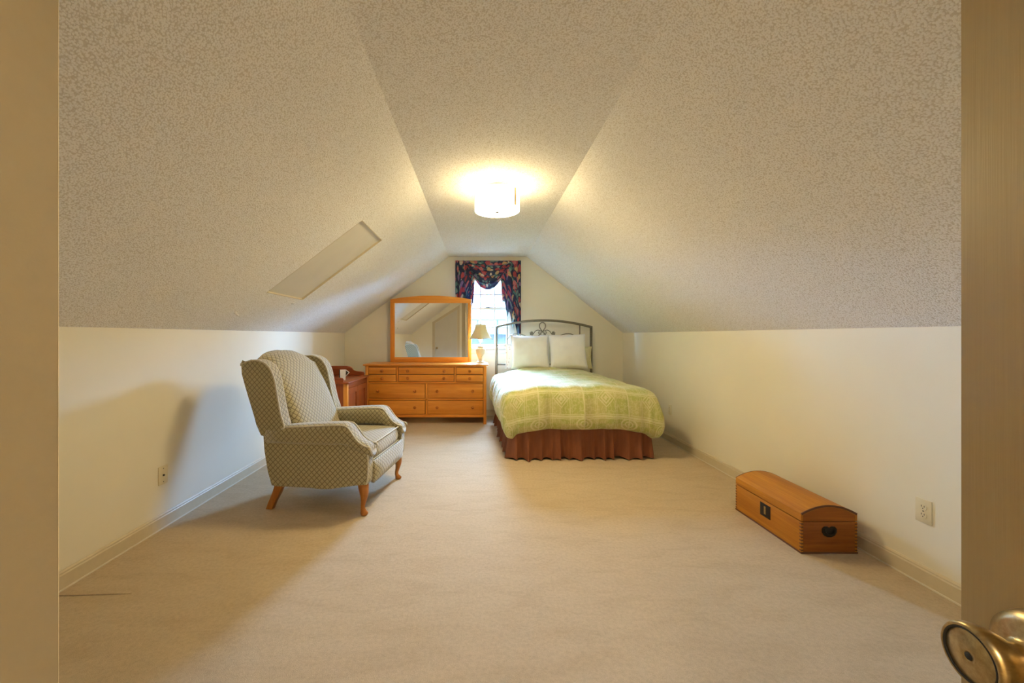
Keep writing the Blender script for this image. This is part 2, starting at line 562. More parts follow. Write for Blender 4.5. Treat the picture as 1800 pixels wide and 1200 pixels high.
# far wall with window opening
WX0, WX1, WZ0, WZ1 = -0.235, 0.450, 1.055, 2.13
TH = 0.14
def far_poly():
    ps = []
    L_, R_ = XL(YF), XR
    def up(x):
        if x < CL: return ZK + (x - L_) / (CL - L_) * (ZC - ZK)
        if x > CR: return ZK + (R_ - x) / (R_ - CR) * (ZC - ZK)
        return ZC
    ps.append([(L_, YF, 0), (WX0, YF, 0), (WX0, YF, ZC), (CL, YF, ZC), (L_, YF, ZK)])
    ps.append([(WX1, YF, 0), (R_, YF, 0), (R_, YF, ZK), (CR, YF, ZC), (WX1, YF, ZC)])
    ps.append([(WX0, YF, 0), (WX1, YF, 0), (WX1, YF, WZ0), (WX0, YF, WZ0)])
    ps.append([(WX0, YF, WZ1), (WX1, YF, WZ1), (WX1, YF, ZC), (WX0, YF, ZC)])
    e = YF + TH
    ps.append([(WX0, YF, WZ0), (WX0, e, WZ0), (WX0, e, WZ1), (WX0, YF, WZ1)])
    ps.append([(WX1, YF, WZ0), (WX1, YF, WZ1), (WX1, e, WZ1), (WX1, e, WZ0)])
    ps.append([(WX0, YF, WZ0), (WX1, YF, WZ0), (WX1, e, WZ0), (WX0, e, WZ0)])
    ps.append([(WX0, YF, WZ1), (WX0, e, WZ1), (WX1, e, WZ1), (WX1, YF, WZ1)])
    return ps
struct(quad_obj('wall_back', far_poly(), 'wall'))

# near wall: closet side, door side, vestibule returns, entry wall with doorway
VXL, VXR = -0.445, 0.56
xl = XL(YN)
DX0, DX1, DZ = -0.36, 0.44, 2.05
front = [
    [(xl, YN, 0), (VXL, YN, 0), (VXL, YN, ZC), (CL, YN, ZC), (xl, YN, ZK)],
    [(VXR, YN, 0), (XR, YN, 0), (XR, YN, ZK), (CR, YN, ZC), (VXR, YN, ZC)],
    [(VXR, YB, 0), (VXR, YN, 0), (VXR, YN, ZC), (VXR, YB, ZC)],
    [(VXL, YB, 0), (DX0, YB, 0), (DX0, YB, ZC), (VXL, YB, ZC)],
    [(DX1, YB, 0), (VXR, YB, 0), (VXR, YB, ZC), (DX1, YB, ZC)],
    [(DX0, YB, DZ), (DX1, YB, DZ), (DX1, YB, ZC), (DX0, YB, ZC)],
    # stair hall behind the doorway
    [(-.6, HY, 0), (.9, HY, 0), (.9, HY, ZC), (-.6, HY, ZC)],
    [(-.6, HY, 0), (-.6, YB - .1, 0), (-.6, YB - .1, ZC), (-.6, HY, ZC)],
    [(.9, HY, 0), (.9, YB - .1, 0), (.9, YB - .1, ZC), (.9, HY, ZC)],
    [(-.6, HY, ZC), (.9, HY, ZC), (.9, YB - .1, ZC), (-.6, YB - .1, ZC)],
    [(-.6, YB - .1, 0), (DX0, YB - .1, 0), (DX0, YB - .1, ZC), (-.6, YB - .1, ZC)],
    [(DX1, YB - .1, 0), (.9, YB - .1, 0), (.9, YB - .1, ZC), (DX1, YB - .1, ZC)],
    [(DX0, YB - .1, DZ), (DX1, YB - .1, DZ), (DX1, YB - .1, ZC), (DX0, YB - .1, ZC)],
    [(DX0, YB - .1, 0), (DX0, YB, 0), (DX0, YB, DZ), (DX0, YB - .1, DZ)],
    [(DX1, YB - .1, 0), (DX1, YB, 0), (DX1, YB, DZ), (DX1, YB - .1, DZ)],
    [(DX0, YB - .1, DZ), (DX0, YB, DZ), (DX1, YB, DZ), (DX1, YB - .1, DZ)],
]
struct(quad_obj('wall_front', front, 'wall'))
# short return wall with rounded drywall corner beside the camera
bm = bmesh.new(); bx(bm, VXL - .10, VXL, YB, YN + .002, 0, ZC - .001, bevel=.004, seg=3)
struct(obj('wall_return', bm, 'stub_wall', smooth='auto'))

# baseboards: profile with a thinner moulded top and a pale strip at the carpet
def baseboard(name, a, b, nrm):
    a = Vector(a); b = Vector(b); nrm = Vector(nrm)
    prof = [(0, 0.0), (.014, 0.0), (.014, .072), (.010, .078), (.010, .084), (.004, .092), (0, .092)]
    rings = [[tuple(p + nrm * d + Vector((0, 0, z))) for d, z in prof] for p in (a, b)]
    o = struct(loft(name, rings, 'trim', smooth=False))
    pr2 = [(.014, 0.0), (.017, 0.0), (.017, .007), (.014, .008)]
    r2 = [[tuple(p + nrm * d + Vector((0, 0, z))) for d, z in pr2] for p in (a, b)]
    loft('floor_strip', r2, 'shoe', o, smooth=False)
    return o
baseboard('baseboard_left', (XL(YN), YN, 0), (XL(YF), YF, 0), (1, .016, 0))
baseboard('baseboard_right', (XR, YN, 0), (XR, YF, 0), (-1, 0, 0))
baseboard('baseboard_back', (XL(YF), YF, 0), (XR, YF, 0), (0, -1, 0))

# ------------------------------------------------------------------ window
wn = struct(empty('window_1', ((WX0 + WX1) / 2, YF, WZ0)))
def wl(o):      # keep world-built geometry under an empty that is not at the origin
    o.matrix_parent_inverse = Matrix.Translation(-o.parent.location); return o
yo = YF + .05
for nm, d in (('casing', (WX0 - .065, WX0, YF - .018, YF + .0, WZ0 - .02, WZ1 + .07)),
              ('casing', (WX1, WX1 + .065, YF - .018, YF + .0, WZ0 - .02, WZ1 + .07)),
              ('casing', (WX0, WX1, YF - .018, YF + .0, WZ1, WZ1 + .07)),
              ('sill', (WX0 - .09, WX1 + .09, YF - .05, YF + .06, WZ0 - .035, WZ0)),
              ('apron', (WX0 - .065, WX1 + .065, YF - .016, YF, WZ0 - .105, WZ0 - .035)),
              ('jamb', (WX0, WX0 + .018, YF, YF + TH, WZ0, WZ1)),
              ('jamb', (WX1 - .018, WX1, YF, YF + TH, WZ0, WZ1)),
              ('head_jamb', (WX0, WX1, YF, YF + TH, WZ1 - .018, WZ1))):
    wl(box(nm, d, 'win_white', wn, bevel=.004))
def sash(z0, z1, y0, mz):
    x0, x1 = WX0 + .018, WX1 - .018
    s = .035
    bm = bmesh.new()
    bx(bm, x0, x0 + s, y0, y0 + .035, z0, z1); bx(bm, x1 - s, x1, y0, y0 + .035, z0, z1)
    bx(bm, x0, x1, y0, y0 + .035, z0, z0 + s); bx(bm, x0, x1, y0, y0 + .035, z1 - s, z1)
    sa = wl(obj('sash', bm, 'win_white', wn))
    xs = [x0 + s, (-0.0044), 0.2186, x1 - s]
    zs = [z0 + s, mz, z1 - s]
    def sub(o): o.matrix_parent_inverse = Matrix.Identity(4); return o
    for x in xs[1:3]: sub(box('muntin', (x - .009, x + .009, y0 + .004, y0 + .030, zs[0], zs[2]), 'win_white', sa))
    sub(box('muntin', (xs[0], xs[3], y0 + .005, y0 + .029, zs[1] - .010, zs[1] + .010), 'win_white', sa))
    for i in range(3):
        for j in range(2):
            sub(box('pane', (xs[i], xs[i + 1], y0 + .015, y0 + .018, zs[j], zs[j + 1]), 'glass', sa))
    return sa
sash(WZ0, 1.665, YF + .045, 1.352)
sash(1.625, WZ1 - .018, YF + .085, 1.868)
bm = bmesh.new(); bx(bm, .08, .135, YF + .03, YF + .055, 1.655, 1.672, bevel=.004)
wl(obj('sash_lock', bm, 'dark_metal', wn))

# ------------------------------------------------------------------ closet door seen in the mirror
d2 = struct(empty('door_2', (-1.0, YN, 0)))
def up(x, y): return x
kx0, kx1, kz0, kz1 = -1.321, -.684, 1.579, 1.979
wl(prism('slab', [(kx0, .01), (kx1, .01), (kx1, kz1), (kx0, kz0)], 'y', YN + .0, YN + .012, 'door_white', d2))
c_ = .075; sl = (kz1 - kz0) / (kx1 - kx0)
dz = c_ * sqrt(1 + sl * sl)
for pts in ([(kx0 - c_, 0), (kx0 - .006, 0), (kx0 - .006, kz0 + .006), (kx0 - c_, kz0 + dz - c_ * sl)],
            [(kx1 + .006, 0), (kx1 + c_, 0), (kx1 + c_, kz1 + dz + c_ * sl), (kx1 + .006, kz1 + .006)],
            [(kx0 - .006, kz0 + .006), (kx1 + .006, kz1 + .006), (kx1 + c_, kz1 + dz + c_ * sl), (kx0 - c_, kz0 + dz - c_ * sl)]):
    wl(prism('casing', pts, 'y', YN, YN + .02, 'trim', d2))
wl(lathe('doorknob', [(.03, 0), (.03, .006), (.012, .01), (.012, .03), (.026, .04), (.029, .055), (.02, .066), (0, .067)],
         (kx0 + .06, YN + .012, .87), 'brass', d2, 'y'))

# ------------------------------------------------------------------ entry door, swung open beside the camera
DFX, DEY = 0.50, 0.415
d1 = struct(empty('door_1', (DFX, DEY, 0), radians(-8)))
box('slab', (0, .035, -.76, 0, .012, 2.03), 'door', d1, bevel=.0012, seg=2)
KY, KZ = -.074, 0.9424
kn = lathe('doorknob', [(.0395, 0), (.0395, -.004), (.0375, -.010), (.030, -.015), (.018, -.018), (.0140, -.021), (.0140, -.027),
               (.0155, -.031), (.0192, -.036), (.0230, -.043), (.0256, -.050), (.0267, -.055), (.0265, -.0585), (.0248, -.0610),
               (.0230, -.0613), (.0224, -.0598), (.0214, -.0596), (.0204, -.0604), (.006, -.0616), (.0035, -.0616), (.0030, -.0590), (0, -.0588)],
              (0, KY, KZ), 'brass', d1, 'x', 48, True)
def sub(o): o.matrix_parent_inverse = Matrix.Identity(4); return o
sub(loft('keyhole', lathe_rings([(.0031, -.0590), (.0031, -.0617), (0, -.0617)], (0, KY, KZ), 'x', 12), 'black', kn))
rim = [(-.0602, KY + .0220 * cos(a), KZ + .0220 * sin(a)) for a in [2 * pi * i / 48 for i in range(48)]]
sub(tube('groove', rim, .0013, 'black', kn, 6, True))
box('latch_plate', (.007, .028, -.001, .001, KZ - .028, KZ + .028), 'brass', d1)
for z in (.25, 1.05, 1.8):
    lathe('hinge', [(.006, -.045), (.006, .045)], (.03, -.766, z), 'brass', d1)

# ------------------------------------------------------------------ access panel in the sloping ceiling
def slope_n(y):
    a = slope_l(y, 0); b = slope_l(y, 1); d = (b - a); n = Vector((d.z, 0, -d.x)); return n.normalized()
hp = empty('access_panel', slope_l((HS0 + HS1) / 2, (HT0 + HT1) / 2))
nn = slope_n(3.4); dep = .016
def hpt(y, t, k): return slope_l(y, t) - nn * k
bm = bmesh.new()
cs = [(HS0, HT0), (HS0, HT1), (HS1, HT1), (HS1, HT0)]
fr = [hpt(y, t, dep) for y, t in cs]; bk = [hpt(y, t, dep + .015) for y, t in cs]
loft_bm(bm, [fr, bk])
wl(obj('panel', bm, 'hatch_panel', hp))
for i in range(4):
    (ya, ta), (yb, tb) = cs[i], cs[(i + 1) % 4]
    bm = bmesh.new()
    cy, ct = (HS0 + HS1) / 2, (HT0 + HT1) / 2
    def outw(y, t, e): return (y + (e if y > cy else -e), t + (e if t > ct else -e))
    ya2, ta2 = outw(ya, ta, .003); yb2, tb2 = outw(yb, tb, .003)
    r0 = [hpt(ya, ta, -.001), hpt(yb, tb, -.001), hpt(yb2, tb2, -.001), hpt(ya2, ta2, -.001)]
    r1 = [hpt(ya, ta, dep), hpt(yb, tb, dep), hpt(yb2, tb2, dep), hpt(ya2, ta2, dep)]
    loft_bm(bm, [r0, r1]); wl(obj('frame_edge', bm, 'trim', hp))
tag(hp, 'smooth recessed attic access panel set in the textured sloping ceiling', 'access panel')
# little knob hook below it
hk = slope_l(3.022, .1135)
ho = obj('ceiling_hook', (lambda b: (tube_bm(b, smooth_path([hk + Vector((0, 0, .004)), hk + nn * .018, hk + nn * .03 + Vector((0, .01, 0)), hk + nn * .022 + Vector((0, .018, 0))], 5), .005, 8), bmesh.ops.create_uvsphere(b, u_segments=12, v_segments=8, radius=.011, matrix=Matrix.Translation(hk + nn * .004)), b)[-1])(bmesh.new()), 'win_white', None, True)
tag(ho, 'tiny white screw hook in the sloping ceiling above the armchair', 'hook')
q = slope_l(3.637, .215)
lt = obj('panel_catch', (lambda b: (loft_bm(b, [[q + nn * k + Vector((0, a, 0)) + (slope_l(3.6, 1) - slope_l(3.6, 0)).normalized() * c for a, c in ((-.022, -.010), (.022, -.010), (.022, .010), (-.022, .010))] for k in (-.001, .006)]), b)[-1])(bmesh.new()), 'win_white')
tag(lt, 'small white catch on the sloping ceiling just below the access panel', 'catch')

# ------------------------------------------------------------------ ceiling light
LX, LY = (874 - VX) / FPX * 3.23, 3.23
cl = empty('ceiling_light', (LX, LY, ZC))
lathe('canopy', [(.065, 0), (.065, -.018), (.02, -.024), (.02, -.05)], (0, 0, 0), 'brass', cl)
rings = lathe_rings([(.180, -.052), (.180, -.205)], (0, 0, 0), 'z', 48)
bm = bmesh.new(); loft_bm(bm, rings, cap=False)
obj('drum_shade', bm, 'drum_glow', cl, True)
bm = bmesh.new(); loft_bm(bm, lathe_rings([(.1765, -.205), (.1765, -.052)], (0, 0, 0), 'z', 48), cap=False)
obj('shade_lining', bm, 'white_card', cl, True)
lathe('top_diffuser', [(.176, -.056), (.176, -.053), (.03, -.053)], (0, 0, 0), 'top_glow', cl, n=48)
lathe('diffuser', [(.1765, -.196), (.1765, -.2), (.178, -.206), (.15, -.2105), (.0, -.213)], (0, 0, 0), 'diffuser_glow', cl, n=48)
lathe('finial', [(.015, -.211), (.015, -.216), (.009, -.222), (0, -.224)], (0, 0, 0), 'dark_metal', cl, n=12)
for a in (-42, 173, 65):
    s = .1825; ca, sa_ = cos(radians(a)), sin(radians(a))
    o = box('strap', (-.002, .002, -.010, .010, -.195, -.058), 'brass', cl)
    o.location = (s * ca, s * sa_, 0); o.rotation_euler = (0, 0, radians(a))
    o2 = tube('spoke', [(.015, 0, -.045), (.178, 0, -.056)], .004, 'brass', cl); o2.rotation_euler = (0, 0, radians(a))
tag(cl, 'lit white drum ceiling light with narrow brass straps', 'ceiling light')

# ------------------------------------------------------------------ outlets
def plate(loc, rz, kind, label, name):
    o = empty(name, loc, rz)
    box('cover_plate', (-.036, .036, -.006, 0, -.058, .058), 'plate', o, bevel=.002)
    if kind == 'duplex':
        for s in (-1, 1):
            r = lathe('receptacle', [(.0165, -.005), (.0165, -.008), (0, -.008)], (0, 0, s * .0195), 'plate', o, 'y', 20)
            for x in (-.0062, .0062): box('slot', (x - .0012, x + .0012, -.0088, -.0075, s * .0195 + .000, s * .0195 + .009), 'plate_dark', r)
            box('slot', (-.002, .002, -.0088, -.0075, s * .0195 - .009, s * .0195 - .004), 'plate_dark', r)
        lathe('screw', [(.003, -.005), (.003, -.0075), (0, -.0075)], (0, 0, 0), 'plate_dark', o, 'y', 10)
    else:
        lathe('cable_jack', [(.006, -.005), (.006, -.012), (.0, -.012)], (0, 0, 0), 'plate_dark', o, 'y', 12)
        for s in (-1, 1): lathe('screw', [(.003, -.005), (.003, -.007), (0, -.007)], (0, 0, s * .042), 'plate_dark', o, 'y', 10)
    tag(o, label, 'wall plate'); return o
plate((XR, 1.962, .361), -pi / 2, 'duplex', 'ivory electrical outlet on the wall past the wooden trunk, farther from the bed', 'wall_outlet')
plate((XR, 4.595, .372), -pi / 2, 'duplex', 'ivory electrical outlet on the wall close beside the bed', 'wall_outlet')
yy = 2.545; plate((XL(yy), yy, .335), pi / 2 - .016 * 0, 'jack', 'ivory cable jack plate on the wall behind the armchair', 'cable_plate')

# ================================================================== DRESSER
X0, X1 = -1.596, 0.079
dr = empty('dresser', ((X0 + X1) / 2, 5.76, 0))
dc = (X0 + X1) / 2
FY = 5.505
def D(nm, d, mat, par=None, bevel=.0015):
    o = box(nm, (d[0] - dc, d[1] - dc, d[2] - 5.76, d[3] - 5.76, d[4], d[5]), mat, par or dr, bevel=bevel); return o
k_ = FY / FPX
def ppx(x): return (x - VX) * k_
def ppz(y): return CAMZ - (y - VY) * k_
zt = .832
D('top', (X0 - .025, X1 + .025, FY - .03, 6.0, zt - .022, zt), 'honey_x', bevel=.005)
for x in (X0, X1 - .042):
    D('post', (x, x + .042, FY, FY + .042, 0.0, zt - .022), 'honey_z'); D('post', (x, x + .042, 5.955, 5.995, 0.0, zt - .022), 'honey_z')
D('side_panel', (X0 + .008, X0 + .026, FY + .042, 5.955, .10, zt - .022), 'honey_y')
D('side_panel', (X1 - .026, X1 - .008, FY + .042, 5.955, .10, zt - .022), 'honey_y')
D('back_panel', (X0 + .04, X1 - .04, 5.985, 5.993, .10, zt - .022), 'honey_x')
D('dust_panel', (X0 + .03, X1 - .03, FY + .05, 5.98, .105, .115), 'honey_x')
xa, xb = X0 + .042, X1 - .042
zrow = [ppz(645), ppz(671.5), ppz(673.5), ppz(700.5), ppz(703), ppz(728.5)]
D('rail', (xa, xb, FY + .008, FY + .03, ppz(645), zt - .022), 'honey_x')
D('rail', (xa, xb, FY + .008, FY + .03, ppz(674), ppz(671)), 'honey_x')
D('rail', (xa, xb, FY + .008, FY + .03, ppz(703.5), ppz(700)), 'honey_x')
D('rail', (xa, xb, FY + .008, FY + .03, ppz(733.5), ppz(728.5)), 'honey_x')
for a, b, zz0, zz1 in ((696.5, 700, 671, 645), (798.5, 802, 671, 645), (747.5, 751.5, 728.5, 674)):
    D('divider', (ppx(a), ppx(b), FY + .008, FY + .03, ppz(zz0), ppz(zz1)), 'honey_z')
D('carcass_liner', (xa, xb, FY + .05, FY + .06, .11, zt - .03), 'mirror_back')
def drawer(x0, x1, y0, y1, knobs, out=0.0):
    g = .0055
    dw = D('drawer', (x0 + g, x1 - g, FY + .0 - out, FY + .022 - out, y0 + g, y1 - g), 'honey_x', bevel=.002)
    if out: sub(box('drawer_side', (x0 + .01 - dc, x1 - .01 - dc, FY + .02 - out - 5.76, FY + .05 - 5.76, y0 + .01, y1 - .012), 'mirror_back', dw))
    for kx in knobs:
        sub(loft('knob', lathe_rings([(.010, 0), (.009, -.010), (.016, -.017), (.020, -.025), (.016, -.032), (0, -.035)],
             (kx - dc, FY - out - 5.76, (y0 + y1) / 2), 'y', 16), 'knob_wood', dw))
    return dw
zA, zB, zC_ = ppz(671), ppz(658), ppz(645)
l0, l1 = xa, ppx(696.5); c0, c1 = ppx(700), ppx(798.5); r0_, r1_ = ppx(802), xb
for z0, z1 in ((zA, zB), (zB, zC_)):
    drawer(l0, l1, z0, z1, [(l0 + l1) / 2])
    drawer(c0, c1, z0, z1, [ppx(717), ppx(780.5)])
    drawer(r0_, r1_, z0, z1, [(r0_ + r1_) / 2], .022)
for y0, y1 in ((700, 674), (728.5, 703.5)):
    drawer(xa, ppx(747.5), ppz(y0), ppz(y1), [ppx(665), ppx(729.5)])
    drawer(ppx(751.5), xb, ppz(y0), ppz(y1), [ppx(768.5), ppx(831)])
tag(dr, 'long honey maple dresser with ten drawers and round wooden knobs', 'dresser')

# mirror standing on the dresser
MY = 5.955
k2 = MY / FPX
mx0, mx1 = (686 - VX) * k2, (828.5 - VX) * k2
mxc = (mx0 + mx1) / 2; hw = (mx1 - mx0) / 2
mr = empty('dresser_mirror', (mxc, MY, zt))
gz = lambda y: CAMZ - (y - VY) * k2 - zt
gx0, gx1 = (693.5 - VX) * k2 - mxc, (822.5 - VX) * k2 - mxc
gz0, gz1 = gz(627.5), gz(532.5)
tz = gz(526); tc_ = gz(519.5)
arch = [(-hw + 2 * hw * i / 20, tz + (tc_ - tz) * (1 - (2 * i / 20 - 1) ** 2)) for i in range(21)]
prism('top_rail', [(-hw, gz1)] + [(hw, gz1)] + arch[::-1], 'y', 0, .030, 'honey_x', mr, bevel=.003)
box('stile', (-hw, gx0, .0, .030, 0, gz1), 'honey_z', mr, bevel=.003); box('stile', (gx1, hw, .0, .030, 0, gz1), 'honey_z', mr, bevel=.003)
box('bottom_rail', (gx0, gx1, .0, .030, 0, gz0), 'honey_x', mr, bevel=.003)
box('mirror_glass', (gx0 - .003, gx1 + .003, .012, .018, gz0 - .003, gz1 + .003), 'mirror', mr)
box('backing', (gx0 - .01, gx1 + .01, .019, .029, gz0 - .01, gz1 + .01), 'mirror_back', mr)
tag(mr, 'wide framed mirror with arched honey wood top standing on the dresser', 'mirror')

# ------------------------------------------------------------------ table lamp
tl = empty('table_lamp', (0.0, 5.76, zt))
lathe('base', [(.062, 0), (.064, .006), (.064, .016), (.050, .022), (.036, .030), (.033, .046), (.037, .052), (.033, .058), (.036, .068), (.050, .10),
               (.063, .135), (.071, .17), (.073, .19), (.068, .205), (.052, .214), (.044, .222), (.046, .234), (.047, .240), (.020, .244)], (0, 0, 0), 'ceramic', tl, n=28, smooth=True)
bm = bmesh.new()       # moulded leaf relief on the body
for k in range(6):
    a = radians(-75 + k * 16); z = .10 + .018 * k
    bmesh.ops.create_uvsphere(bm, u_segments=8, v_segments=6, radius=.012, matrix=Matrix.Translation((.060 * cos(a) , .060 * sin(a), z)) @ Matrix.Scale(.6, 4))
obj('relief', bm, 'ceramic', tl, True)
tube('stem', [(0, 0, .24), (0, 0, .56)], .005, 'brass', tl)
lathe('bulb', [(.012, .30), (.018, .32), (.030, .35), (.030, .375), (.018, .395), (0, .40)], (0, 0, 0), 'bulb_glow', tl, n=16, smooth=True)
# square bell shade, a corner to the front, scalloped lower edge
def shade(u, v):
    a = u * 2 * pi - pi / 2
    c = 4 * u; fr_ = c - math.floor(c)
    R0, R1 = .172, .075
    r = R0 + (R1 - R0) * (1 - (1 - v) ** 1.7)
    e = abs(fr_ - .5) * 2            # 1 at the corners, 0 mid side
    th = (fr_ - .5) * pi / 2
    sq = cos(pi / 4) / cos(th)
    rr = r * (sq * .75 + .25 * (.80 + .2 * e))
    z = .338 + .218 * v
    if v < .001: z += .018 * (1 - e ** 2)
    elif v < .2: z += .018 * (1 - e ** 2) * (1 - v / .2)
    return (rr * cos(a), rr * sin(a), z)
grid_obj('lamp_shade', shade, 64, 16, 'shade', tl, solid=.002)
tube('shade_trim', [Vector(shade(i / 64, 0)) for i in range(64)], .0035, 'shade_trim', tl, 6, True)
tube('shade_trim', [Vector(shade(i / 64, 1)) for i in range(64)], .002, 'shade_trim', tl, 6, True)
lathe('finial', [(.006, .556), (.010, .566), (.006, .575), (0, .58)], (0, 0, 0), 'brass', tl, n=12)
for i in range(4):
    p = shade((i) / 4 , 1); tube('spider', [(0, 0, .556), (p[0], p[1], p[2])], .0018, 'brass', tl, 5)
tag(tl, 'lit cream ceramic table lamp with pale bell shade on the dresser', 'table lamp')

# ------------------------------------------------------------------ washstand
WSX0, WSX1, WSY0, WSY1, WSZ = -2.045, -1.482, 4.47, 5.32, .70
ws = empty('washstand', ((WSX0 + WSX1) / 2, (WSY0 + WSY1) / 2, 0))
cx_, cy_ = (WSX0 + WSX1) / 2, (WSY0 + WSY1) / 2
def Wb(nm, x0, x1, y0, y1, z0, z1, m, par=None, bevel=.002):
    return box(nm, (x0 - cx_, x1 - cx_, y0 - cy_, y1 - cy_, z0, z1), m, par or ws, bevel=bevel)
Wb('top', WSX0, WSX1, WSY0, WSY1, WSZ - .020, WSZ, 'cherry_y', bevel=.005)
b0, b1, e0, e1 = WSX0 + .015, WSX1 - .025, WSY0 + .025, WSY1 - .025
for x in (b0, b1 - .045):
    for y in (e0, e1 - .045): Wb('post', x, x + .045, y, y + .045, 0, WSZ - .02, 'honey_z' if (x > b0 and y == e0) else 'cherry_z')
Wb('side_panel', b0 + .04, b1 - .04, e0 + .008, e0 + .02, .08, WSZ - .02, 'cherry_z')
Wb('side_panel', b0 + .04, b1 - .04, e1 - .02, e1 - .008, .08, WSZ - .02, 'cherry_z')
Wb('back_panel', b0 + .004, b0 + .016, e0 + .04, e1 - .04, .08, WSZ - .02, 'cherry_y')
Wb('rail', b1 - .03, b1 - .004, e0 + .045, e1 - .045, WSZ - .085, WSZ - .02, 'cherry_y')
Wb('rail', b1 - .03, b1 - .004, e0 + .045, e1 - .045, .06, .12, 'cherry_y')
for (ya, yb_) in ((e0 + .045, cy_ - .001), (cy_ + .001, e1 - .045)):
    dd = Wb('door', b1 - .026, b1 - .014, ya + .002, yb_ - .002, .122, WSZ - .087, 'cherry_z')
    for q0, q1, z0, z1 in ((ya + .002, ya + .05, .122, WSZ - .087), (yb_ - .05, yb_ - .002, .122, WSZ - .087), (ya + .05, yb_ - .05, .122, .18), (ya + .05, yb_ - .05, WSZ - .15, WSZ - .087)):
        sub(box('frame_rail', (b1 - .014 - cx_, b1 - .004 - cx_, q0 - cy_, q1 - cy_, z0, z1), 'cherry_z', dd))
Wb('bottom', b0 + .01, b1 - .01, e0 + .01, e1 - .01, .07, .08, 'cherry_y')
prof = [(WSX0 + .02, WSZ), (WSX1 - .085 + .02, WSZ), (WSX1 - .065, WSZ + .03), (WSX1 - .075, WSZ + .046), (WSX1 - .10, WSZ + .05), (WSX1 - .17, WSZ + .052), (WSX1 - .205, WSZ + .066),
        (WSX1 - .23, WSZ + .10), (WSX1 - .25, WSZ + .115), (WSX1 - .30, WSZ + .125), (WSX0 + .02, WSZ + .125)]
prism('end_gallery', [(p - cx_, z) for p, z in prof], 'y', WSY1 - .04 - cy_, WSY1 - .022 - cy_, 'cherry_x', ws, bevel=.002)
prof2 = [(p, WSZ + (z - WSZ) * (1.0)) for p, z in prof]
prism('end_gallery', [(p - cx_, z) for p, z in prof2], 'y', WSY0 + .022 - cy_, WSY0 + .04 - cy_, 'cherry_x', ws, bevel=.002)
Wb('back_gallery', WSX0 + .004, WSX0 + .02, WSY0 + .03, WSY1 - .03, WSZ, WSZ + .135, 'cherry_y')
tag(ws, 'dark red cherry washstand with scrolled gallery between armchair and dresser', 'washstand')
# small white folded stand-up card on it
tcd = empty('folded_card', (-1.63, 4.72, WSZ), radians(12))
prism('card_front', [(-.035, 0), (.028, 0), (.030, .125), (-.033, .125)], 'y', -.016, -.012, 'white_card', tcd)
box('dark_back', (-.045, -.034, -.012, .02, 0, .12), 'black', tcd)
prism('card_flap', [(.030, .04), (.075, .09), (.032, .125)], 'y', -.010, -.007, 'white_card', tcd)
prism('flap_inside', [(.032, .055), (.062, .089), (.034, .113)], 'y', -.013, -.0105, 'black', tcd)
tag(tcd, 'small white folded card standing on the washstand top', 'card')

# ================================================================== WING CHAIR
ang = atan2(-.129, .9917)
O = Vector((-.812, 2.72, 0)); fv = Vector((.9917, -.129, 0)); lv = Vector((.129, .9917, 0))
U0, V0 = -.33, .355
corg = O + fv * U0 + lv * V0
ch = empty('wing_chair', corg, ang)
def cu(u, v, z): return (u - U0, v - V0, z)
W0, W1 = -.03, .74
# outer side panels
side = smooth_path([(-.655, .185, 0), (-.60, .178, 0), (-.42, .180, 0), (-.25, .175, 0), (-.12, .195, 0), (0.0, .215, 0), (.045, .218, 0)], 3)
outl = [(p.x, p.y) for p in side] + [(.056, .25), (.060, .34), (.058, .43), (.045, .462), (.0, .487), (-.05, .515), (-.10, .54), (-.62, .535), (-.715, .525), (-.70, .42), (-.675, .28)]
for v0, v1 in ((W0, W0 + .085), (W1 - .085, W1)):
    prism('side_panel', [(u - U0, z) for u, z in outl], 'y', v0 - V0, v1 - V0, 'upholstery', ch, bevel=.014, seg=3)
    for vv in (v0 + .004, v1 - .004):
        tube('piping', smooth_path([cu(.040, vv, .458), cu(.053, vv, .428), cu(.056, vv, .34), cu(.052, vv, .25), cu(.043, vv, .222)], 4), .0055, 'piping', ch)
# rolled arms, S-curved down at the front
def arm(vc, sgn):
    tab = [(-.68, .585, .47), (-.56, .600, .47), (-.35, .615, .47), (-.20, .625, .47), (-.135, .627, .475), (-.10, .618, .47), (-.075, .595, .46), (-.05, .560, .45),
           (-.02, .525, .43), (.015, .500, .42), (.045, .487, .41), (.066, .470, .40), (.073, .45, .40)]
    rings = []
    for u, zt_, zb in tab:
        wd = .078 if u < -.1 else .078 - .016 * min(1, (u + .1) / .1)
        if u > .06: wd *= .9
        r = []
        zc = (zt_ + zb) / 2; hz = (zt_ - zb) / 2
        for i in range(20):
            a = 2 * pi * i / 20
            ex = abs(cos(a)) ** .65 * (1 if cos(a) >= 0 else -1); ez = abs(sin(a)) ** .65 * (1 if sin(a) >= 0 else -1)
            r.append(cu(u, vc + wd * ex, zc + hz * ez))
        rings.append(r)
    loft('arm', rings, 'upholstery', ch, smooth=True)
    # welt along the front scroll
    for off in (-.060, .060):
        pts = [cu(u + .004, vc + off, zt_ + .002 - .013 * (1 if u < .06 else 0)) for u, zt_, zb in tab if u >= -.6]
        tube('piping', smooth_path(pts, 3), .0055, 'piping', ch)
arm(W0 + .055, -1); arm(W1 - .055, 1)
